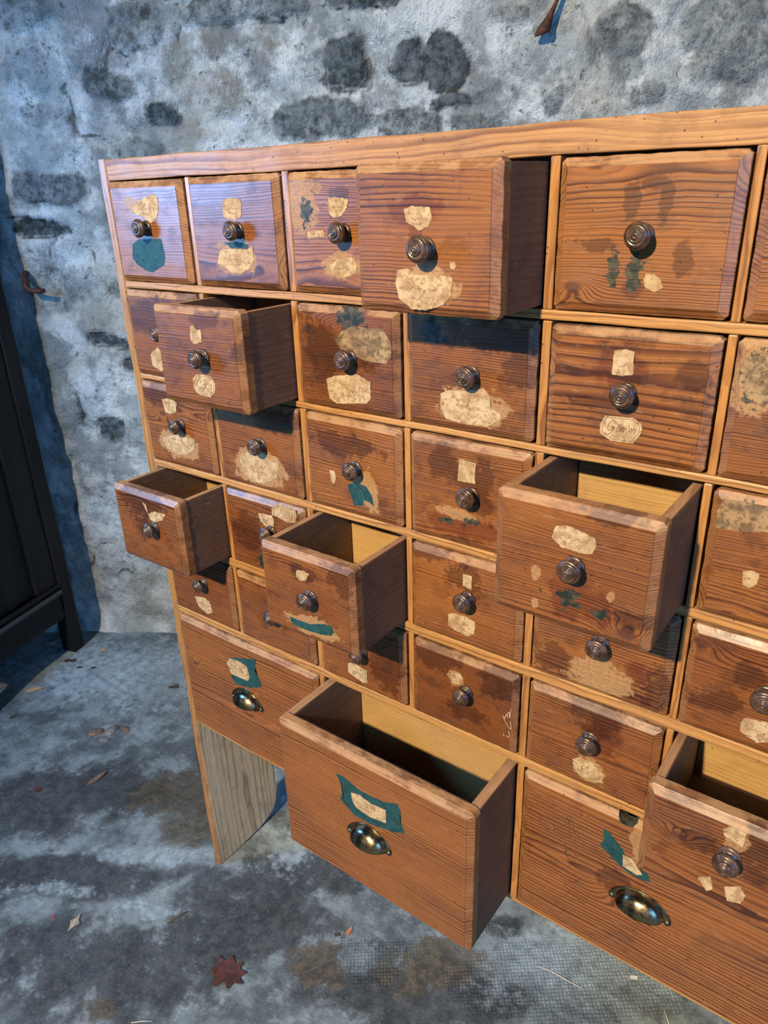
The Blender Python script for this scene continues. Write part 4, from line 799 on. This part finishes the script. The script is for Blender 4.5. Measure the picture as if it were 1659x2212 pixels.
BEV = 0.0088
def make_front(n, x0, x1, z0, z1, yf, marks):
    g0 = 0.0010
    x0 += g0 + rnd.uniform(0, .0006); x1 -= g0 + rnd.uniform(0, .0006); z0 += g0 * .6; z1 -= g0 + rnd.uniform(0, .0010)
    cx, cz = (x0 + x1) / 2, (z0 + z1) / 2; hw, hh = (x1 - x0) / 2, (z1 - z0) / 2
    b = BEV; step = 0.0034
    nx = max(4, int(2 * (hw - b) / step)); nz_ = max(4, int(2 * (hh - b) / step))
    xs = np.linspace(-(hw - b), hw - b, nx + 1); zs = np.linspace(-(hh - b), hh - b, nz_ + 1)
    V = []; F = []
    sd = n * 7.3
    def yy(x, z): return 0.00014 * float(vnoise(np.array([x * 30 + sd]), np.array([z * 30]), None, n)[0])
    for z in zs:
        for x in xs: V.append((x, yy(x, z), z))
    W = nx + 1
    for j in range(nz_):
        for i in range(nx): F.append((j * W + i, j * W + i + 1, (j + 1) * W + i + 1, (j + 1) * W + i))
    loop = [i for i in range(W)] + [j * W + nx for j in range(1, nz_ + 1)] + [nz_ * W + i for i in range(nx - 1, -1, -1)] + [j * W for j in range(nz_ - 1, 0, -1)]
    base = [V[i] for i in loop]
    rings = [(0.0004, 0.0009), (0.0040, 0.0034), (0.0080, 0.0058), (BEV - .0003, 0.0062), (BEV, 0.0070), (BEV, 0.0185)]
    prev = loop; nL = len(loop)
    for (off, dy) in rings:
        cur = []
        sx = (hw - b + off) / (hw - b); sz = (hh - b + off) / (hh - b)
        for (x, y, z) in base:
            X, Z = x * sx, z * sz
            if off > 0.007:                      # knocks and rounded corners
                cr = max(0, (abs(X) / hw + abs(Z) / hh) - 1.955) * 0.05
                wv = 0.00045 * math.sin(X * 90 + sd) * math.sin(Z * 77 + sd) + 0.0003 * math.sin((X - Z) * 230 + sd)
                X -= math.copysign(cr + wv * (abs(abs(x) - (hw - b)) < 1e-6), X); Z -= math.copysign(cr + wv * (abs(abs(z) - (hh - b)) < 1e-6), Z)
            cur.append(len(V)); V.append((X, y * .5 + dy, Z))
        for k in range(nL): F.append((prev[k], prev[(k + 1) % nL], cur[(k + 1) % nL], cur[k])[::-1])
        prev = cur
    F.append(tuple(prev))
    me = bpy.data.meshes.new('drawer'); me.from_pydata(V, [], F); me.validate()
    bm = bmesh.new(); bm.from_mesh(me); bmesh.ops.recalc_face_normals(bm, faces=bm.faces); bm.to_mesh(me); bm.free()
    co = np.array(V)
    A = np.zeros((len(V), 4), np.float32); B = np.zeros((len(V), 4), np.float32); A[:, 3] = B[:, 3] = 1
    for k, mx, mz, rx, rz in marks:
        d2 = ((co[:, 0] - (mx - cx)) / rx) ** 2 + ((co[:, 2] - (mz - cz)) / rz) ** 2
        m = np.exp(-d2 * 0.8)
        if k == 'P': A[:, 0] = np.maximum(A[:, 0], m)
        elif k == 'D': A[:, 1] = np.maximum(A[:, 1], m)
        elif k == 'G': A[:, 2] = np.maximum(A[:, 2], m)
        elif k == 'R': B[:, 0] = np.maximum(B[:, 0], m)
    B[:, 1] = np.where(co[:, 2] > hh - b + .0003, 1.0, np.where(np.abs(co[:, 0]) > hw - b + .0003, 0.35, 0.0))
    for nm, arr in (('marks_a', A), ('marks_b', B)):
        at = me.color_attributes.new(nm, 'FLOAT_COLOR', 'POINT'); at.data.foreach_set('color', arr.ravel())
    o = link('drawer', me, M_front, cab)
    o.location = Vector((cx, yf, cz)) - CO
    return o, cx, cz, hw, hh
def make_box(parent, hw, hh, big):
    """open box behind the front: two sides, back, bottom, inner front"""
    t = 0.015 if big else 0.0105
    y0, y1 = 0.0187, 0.188; w = hw - .0015; zt = hh - .0035; zb = -hh + .002
    bm = bmesh.new()
    def bx(lo, hi, mi):
        r = bmesh.ops.create_cube(bm, size=1.0)['verts']
        lo = Vector(lo); hi = Vector(hi); c = (lo + hi) / 2; d = hi - lo
        for v in r: v.co = Vector((v.co[k] * d[k] + c[k] for k in range(3)))
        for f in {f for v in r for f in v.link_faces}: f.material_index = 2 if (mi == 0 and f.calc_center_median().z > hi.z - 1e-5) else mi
        es = list({e for v in r for e in v.link_edges})
        bmesh.ops.bevel(bm, geom=es, offset=0.0009, segments=2, affect='EDGES')
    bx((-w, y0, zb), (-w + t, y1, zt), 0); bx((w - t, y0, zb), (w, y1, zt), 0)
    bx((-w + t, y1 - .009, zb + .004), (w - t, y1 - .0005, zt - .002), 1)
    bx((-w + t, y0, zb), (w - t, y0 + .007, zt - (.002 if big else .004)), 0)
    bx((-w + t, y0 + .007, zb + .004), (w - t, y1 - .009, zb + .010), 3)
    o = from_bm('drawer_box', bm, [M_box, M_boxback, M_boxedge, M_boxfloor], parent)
    wood_props(o, qc=0.3, pc=0.03, scale=1.0)
    o['logc'] = [-hh - 0.05, hw + 0.03, 1.0]
    return o

KNOTS = {9: (-0.055, 0.035, .016), 16: (-.2, .03, .01), 31: (-.135, .030, .010), 33: (-.025, -.012, .017), 32: (.0, -.2, .01), 22: (.0, .052, .010), 24: (-.07, .045, .012), 6: (.04, 0, .014), 5: (-.06, -.045, .012), 30: (-.045, .015, .011), 12: (.0, -.1, .01), 17: (.06, -.05, .013), 7: (.02, .05, .014), 13: (-.03, .02, .01)}
LOGC = {4: (.085, .030, 1.15), 2: (-.05, .05, .9), 5: (.06, .03, .9), 15: (.10, .05, .9), 16: (-.07, .03, .8), 17: (-.10, .05, .75), 21: (.07, .03, .8), 22: (.10, .02, .85), 14: (.11, .03, .9), 9: (-.07, .02, .75),
        10: (.08, .02, .85), 18: (-.06, .03, .8), 19: (.06, .03, .8), 24: (.12, .03, 1.2), 31: (-.03, .012, 1.7), 32: (-.16, .05, 1.35), 33: (.01, .012, 1.8), 13: (.03, .02, 1.1), 11: (.02, .012, 2.2), 12: (.05, .03, .7), 26: (-.06, .02, 1.0), 28: (.10, .03, .7), 29: (.0, .02, 1.0), 23: (-.05, .01, 1.2)}
SCRAWL = [[(0.7475, 0.5816), (0.7566, 0.588), (0.7734, 0.5941), (0.7882, 0.6011), (0.7759, 0.581), (0.7641, 0.5699), (0.7529, 0.571), (0.7468, 0.5792)], [(0.788, 0.6038), (0.7893, 0.5873), (0.7911, 0.5729)], [(0.7928, 0.6009), (0.7954, 0.5872), (0.8052, 0.5778)], [(0.7852, 0.5593), (0.7877, 0.5469), (0.7849, 0.5431), (0.7949, 0.5536), (0.807, 0.5554), (0.8045, 0.5479), (0.7984, 0.5479)], [(0.7865, 0.5421), (0.7931, 0.5364), (0.8024, 0.5365)], [(0.8109, 0.5077), (0.8034, 0.5045), (0.8053, 0.4997), (0.7932, 0.4944), (0.7907, 0.4853), (0.7975, 0.4795), (0.7906, 0.464)], [(0.7972, 0.4623), (0.8077, 0.4699), (0.82, 0.4725)]]
SCRATCH = [[(0.6881, 0.7226), (0.6914, 0.7152), (0.7000, 0.7054), (0.7000, 0.7132), (0.699, 0.718)], [(0.6903, 0.718), (0.6939, 0.7275), (0.6948, 0.7212)], [(0.6949, 0.7279), (0.6970, 0.7314), (0.6975, 0.7232), (0.6985, 0.7267), (0.6990, 0.7381)], [(0.6940, 0.6926), (0.6985, 0.6921), (0.6976, 0.7019)], [(0.6903, 0.6942), (0.6914, 0.6902)]]
for n, d in DRAWERS.items():
    x0, x1, z0, z1 = d['cell']; yf = -d['front']
    if n >= 31: z0 -= .001
    opened = d['front'] > 0.02
    o, cx, cz, hw, hh = make_front(n, x0, x1, z0, z1, yf, d['marks'])
    lc = LOGC.get(n)
    tn = {1: .3, 2: .5, 3: .2, 4: .35, 5: .28, 7: .6, 8: .5, 9: .7, 10: .5, 11: .35, 12: .5, 13: .5, 14: .5, 15: .3, 16: .35, 17: .4, 18: .3, 19: .6, 20: .7, 21: .5, 22: .25, 23: .3, 24: .65, 25: .65, 26: .5, 27: .6, 28: .75, 29: .5, 30: .5, 31: .35, 32: .35, 33: .28}.get(n, .3)
    ag = {32: .35, 31: .5, 33: .6, 4: .7, 17: .7, 5: .6, 22: .7}.get(n, 1.0)
    if lc: wood_props(o, pc=lc[0], qc=lc[1], scale=lc[2], knot=KNOTS.get(n, (0, 0, 0)), age=ag, tone=tn)
    else: wood_props(o, knot=KNOTS.get(n, (0, 0, 0)), age=ag, tone=tn)
    if opened:
        o.rotation_euler = (rnd.uniform(-.004, .004), rnd.uniform(-.004, .004), 0)
        make_box(o, hw, hh, n > 30)
    else:
        o.rotation_euler = (0, rnd.uniform(-.0025, .0025), 0)
    pa = d['pull_at'] or ((x0 + x1) / 2 + .004, (z0 + z1) / 2 + .006)
    if n <= 30: make_knob(o, pa[0] - cx, pa[1] - cz)
    else: make_cup(o, {31: .1885, 32: .5420, 33: .8875}[n] - cx, {31: .5215, 32: .5062, 33: .5145}[n] - cz)
    for kind, poly in d['labels']: make_label(o, kind, poly, cx, cz)
    if n == 33 or n == 28:
        for s in (SCRAWL if n == 33 else SCRATCH):
            bm = bmesh.new(); stroke(bm, [(a - cx, b - cz) for a, b in s], 0.0009 if n == 33 else .0006, -0.00075, 0)
            q = from_bm('pencil_scrawl' if n == 33 else 'scratched_writing', bm, M_pencil if n == 33 else M_scr, o)
            q['label'] = 'dark pencil scrawl' if n == 33 else 'pale scratched stroke'
    if n == 33:                                   # finger notch in the top edge
        cb = bmesh.new(); bmesh.ops.create_cone(cb, cap_ends=True, segments=40, radius1=.0115, radius2=.0115, depth=.08, matrix=Matrix.Rotation(math.pi / 2, 4, 'X'))
        cme = bpy.data.meshes.new('c'); cb.to_mesh(cme); cb.free(); co_ = bpy.data.objects.new('c', cme); COL.objects.link(co_)
        co_.location = Vector(o.location) + CO * 0 + Vector((.858 - cx, 0, .6455 - cz)) + CO
        bpy.context.view_layer.update()
        md = o.modifiers.new('n', 'BOOLEAN'); md.operation = 'DIFFERENCE'; md.object = co_; md.solver = 'EXACT'
        bpy.context.view_layer.update()
        ne = bpy.data.meshes.new_from_object(o.evaluated_get(bpy.context.evaluated_depsgraph_get()))
        o.modifiers.clear(); o.data = ne; bpy.data.objects.remove(co_)

# ------------------------------------------------------------------ ironwork on the wall
def wp(s, z, off): return Vector((WA[0] + s * WU[0] + off * WN[0], WA[1] + s * WU[1] + off * WN[1], z))
bm = bmesh.new(); tube(bm, [wp(-.262, 1.175, -.02), wp(-.255, 1.157, .022), wp(-.250, 1.135, .034), wp(-.240, 1.125, .040), wp(-.220, 1.121, .042), wp(-.195, 1.122, .040)], [.008, .008, .008, .008, .007, .006], 10)
tag(from_bm('iron_hook', bm, M_rust, None, True), 'small bent iron hook sticking out of the stone wall beside the dark cupboard', 'hook')
bm = bmesh.new()
pr = [(1.185, 1.80, .0035), (1.165, 1.745, .0045), (1.152, 1.718, .006), (1.143, 1.70, .009), (1.134, 1.685, .0145), (1.129, 1.672, .0175), (1.127, 1.664, .016)]
A = [];
for s, z, w in pr:
    A.append([bm.verts.new(wp(s + dx * w, z + dx * w * .25, .035 + dy)) for dx, dy in ((-1, -.003), (0, -.005), (1, -.003), (1, .003), (0, .005), (-1, .003))])
for a, b in zip(A, A[1:]):
    for k in range(6): bm.faces.new((a[k], a[(k + 1) % 6], b[(k + 1) % 6], b[k]))
bm.faces.new(A[0][::-1]); bm.faces.new(A[-1])
tube(bm, [wp(1.183, 1.795, .035), wp(1.187, 1.81, .03), wp(1.188, 1.815, -.02)], .004, 8)
bmesh.ops.recalc_face_normals(bm, faces=bm.faces)
tag(from_bm('iron_peg', bm, M_rust, None, True), 'rusty flat-ended iron peg hanging on the stone wall above the cabinet, at the top edge', 'peg')

# ------------------------------------------------------------------ litter on the floor
def fz(x, y): return float(floor_h(np.array([x]), np.array([y]))[0]) + .0004
def mat_leaf(name, c1, c2):
    g = G(name); P = g.obj(); n = g.noise(P, 90, 4, 0.6)
    return g.fin(g.mix(g.ss(n, .35, .65), c1 + (1,), c2 + (1,)), 0.65, g.bump(n, .5, .001))
ML = {'stone': mat_leaf('dull_stone', (.20,.19,.16), (.10,.10,.09)), 'red': mat_leaf('red_brown_leaf', (.105, .032, .020), (.050, .017, .012)), 'tan': mat_leaf('tan_leaf', (.55, .38, .20), (.36, .22, .10)),
      'dark': mat_leaf('dark_leaf', (.035, .03, .028), (.07, .055, .045)), 'grey': mat_leaf('grey_leaf', (.42, .36, .28), (.26, .21, .16)),
      'orange': mat_leaf('orange_leaf', (.50, .20, .09), (.30, .11, .05)), 'brown': mat_leaf('brown_pod', (.20, .13, .08), (.10, .06, .04)),
      'red2': flat('red_chip', (.42, .03, .04), .6), 'straw': flat('straw', (.62, .58, .46), .7), 'paper': flat('white_paper_scrap', (.65, .67, .66), .8)}
def leaf(x, y, rot, pts, mat, name, label, cat, group=None, curl=.25, th=.0005):
    R = []
    for (a, b), (c, d) in zip(pts, pts[1:] + pts[:1]):
        for k in range(3): R.append((a + (c - a) * k / 3, b + (d - b) * k / 3))
    bm = bmesh.new(); L = max(math.hypot(*p) for p in pts)
    z0 = fz(x, y)
    def lift(a, b): return z0 + .0006 + curl * (abs(b) / L) ** 1.5 * L * .6 + curl * .4 * max(0, a / L) ** 2 * L
    ctr_t = bm.verts.new((0, 0, z0 + .0006 + th)); ctr_b = bm.verts.new((0, 0, z0 + .0006))
    mt = [bm.verts.new((a * .5, b * .5, lift(a * .5, b * .5) + th)) for a, b in R]; mb = [bm.verts.new((a * .5, b * .5, lift(a * .5, b * .5))) for a, b in R]
    T = [bm.verts.new((a, b, lift(a, b) + th)) for a, b in R]; B = [bm.verts.new((a, b, lift(a, b))) for a, b in R]
    n = len(R)
    for k in range(n):
        j = (k + 1) % n
        bm.faces.new((ctr_t, mt[k], mt[j])); bm.faces.new((ctr_b, mb[j], mb[k]))
        bm.faces.new((mt[k], T[k], T[j], mt[j])); bm.faces.new((mb[k], mb[j], B[j], B[k]))
        bm.faces.new((T[k], B[k], B[j], T[j]))
    bmesh.ops.recalc_face_normals(bm, faces=bm.faces)
    o = from_bm(name, bm, ML[mat]); o.location = (x, y, 0); o.rotation_euler = (0, 0, rot)
    return tag(o, label, cat, group)
def oval(l, w, n=10): return [(l * math.cos(2 * math.pi * k / n), w * math.sin(2 * math.pi * k / n) * (1 - .25 * math.cos(2 * math.pi * k / n))) for k in range(n)]
MAPLE = [(-.036,-.010),(-.028,.004),(-.036,.020),(-.020,.016),(-.012,.030),(.002,.020),(.016,.028),(.016,.014),(.034,.012),(.026,.000),(.040,-.010),(.022,-.014),(.018,-.030),(.004,-.018),(-.010,-.038),(-.016,-.020)][::-1]
leaf(.2156, -.157, 0.2, MAPLE, 'red', 'maple_leaf', 'large dry red-brown maple leaf on the concrete floor near the bottom edge', 'leaf', curl=.18)
G_ = 'dry leaves and litter on the concrete floor'
leaf(-.924, .107, .9, oval(.026, .011), 'tan', 'dry_leaf', 'tan curled leaf on the pale floor near the left edge, in front of the cupboard', 'leaf', G_)
leaf(-.935, .349, .2, oval(.014, .008), 'tan', 'dry_leaf', 'small tan leaf on the floor right of the dark cupboard foot, close to the wall', 'leaf', G_)
leaf(-.970, .254, .6, [(-.024, 0), (-.010, -.008), (0, -.004), (.008, -.010), (.022, -.003), (.014, .004), (.018, .010), (.002, .006), (-.012, .010)], 'dark', 'dry_leaf', 'small black torn leaf on the floor directly below the dark cupboard foot', 'leaf', G_)
leaf(-.913, .251, .5, oval(.010, .005), 'dark', 'dry_leaf', 'tiny dark leaf crumb just right of the black torn leaf', 'leaf', G_)
leaf(-.874, .275, .8, oval(.009, .005), 'dark', 'dry_leaf', 'second tiny dark leaf crumb, further from the cupboard foot', 'leaf', G_)
leaf(-.582, .354, .4, [(-.018, 0), (-.008, -.010), (.004, -.008), (.018, -.006), (.012, .004), (.004, .014), (-.006, .006)], 'dark', 'dry_leaf', 'curled dark grey leaf on the floor just left of the cabinet side', 'leaf', G_, curl=.6)
leaf(-.856, .005, 1.3, oval(.015, .005), 'dark', 'dry_leaf', 'narrow blackish leaf on the floor at the left picture edge, below the tan leaf', 'leaf', G_)
leaf(-.120, -.269, 1.9, [(-.020, 0), (-.006, -.005), (.002, -.012), (.010, -.004), (.022, 0), (.010, .004), (.002, .011), (-.006, .005)], 'grey', 'dry_leaf', 'pale grey pointed leaf on the dark stained floor at lower left', 'leaf', G_)
leaf(.349, .041, 1.6, oval(.010, .005), 'orange', 'dry_leaf', 'small orange-brown leaf scrap on the floor below the open large drawer', 'leaf', G_)
leaf(.334, .021, .7, [(-.005, -.003), (.006, -.004), (.005, .004), (-.006, .003)], 'dark', 'leaf_scrap', 'tiny black square scrap beside the orange-brown leaf scrap', 'scrap')
leaf(-.529, -.110, .4, oval(.012, .009), 'red', 'dry_leaf', 'small round dark red leaf on the stained floor at far left', 'leaf', G_, curl=.1)
leaf(-.440, -.002, 1.5, oval(.026, .008), 'brown', 'seed_pod', 'elongated brown seed pod on the floor between the stains, left of the cabinet leg', 'seed pod', curl=.7)
leaf(-.168, -.286, .3, oval(.0035, .003, 7), 'red2', 'red_chip', 'tiny bright red chip on the dark floor at lower left', 'chip')
leaf(.838, .272, .5, [(-.008, -.003), (.006, -.004), (.008, .003), (-.004, .004)], 'paper', 'paper_scrap', 'tiny white paper scrap on the bright floor under the right side of the cabinet', 'scrap')
def straw(pts, label, mat='straw', r=.0008):
    bm = bmesh.new(); P = [(x, y, fz(x, y) + r + .0006) for x, y in pts]
    tube(bm, P, r, 6); tag(from_bm('straw', bm, ML[mat], None, True), label, 'straw', 'straws and twigs on the floor')
straw([(.685, .190), (.71, .196), (.740, .196), (.770, .198)], 'thin pale curved straw on the floor under the closed large drawer at right')
straw([(.898, .252), (.906, .240), (.917, .226)], 'short pale straw on the floor at the bottom right edge under the cabinet')
straw([(.036, -.160), (.040, -.140), (.050, -.118)], 'short bent twig on the dark floor above and left of the maple leaf', 'brown', .0014)
straw([(.143, -.322), (.158, -.308), (.172, -.298)], 'pale straw on the floor at the bottom picture edge, below the maple leaf')
for i, (x, y, r, c, lab) in enumerate([(-.605, .104, .017, 'brown', 'brownish pebble in the broken floor patch, nearest the left edge'), (-.575, .132, .020, 'stone', 'largest grey pebble in the middle of the broken floor patch'), (-.545, .156, .014, 'brown', 'brown pebble at the upper right of the broken floor patch'), (-.560, .100, .013, 'stone', 'small grey pebble at the lower right of the broken floor patch')]):
    bm = bmesh.new(); bmesh.ops.create_icosphere(bm, subdivisions=3, radius=r)
    for v in bm.verts:
        k = 1 + .18 * math.sin(v.co.x * 160 + i) * math.sin(v.co.y * 140 + 2 * i); v.co.x *= k * 1.2; v.co.y *= k * .8; v.co.z *= .35 * k
    o = from_bm('pebble', bm, ML[c], None, True); o.location = (x, y, -.0075 + r * .16); o.rotation_euler = (0, 0, i * 1.1 + .6)
    tag(o, lab, 'pebble', 'pebbles in the broken floor patch')
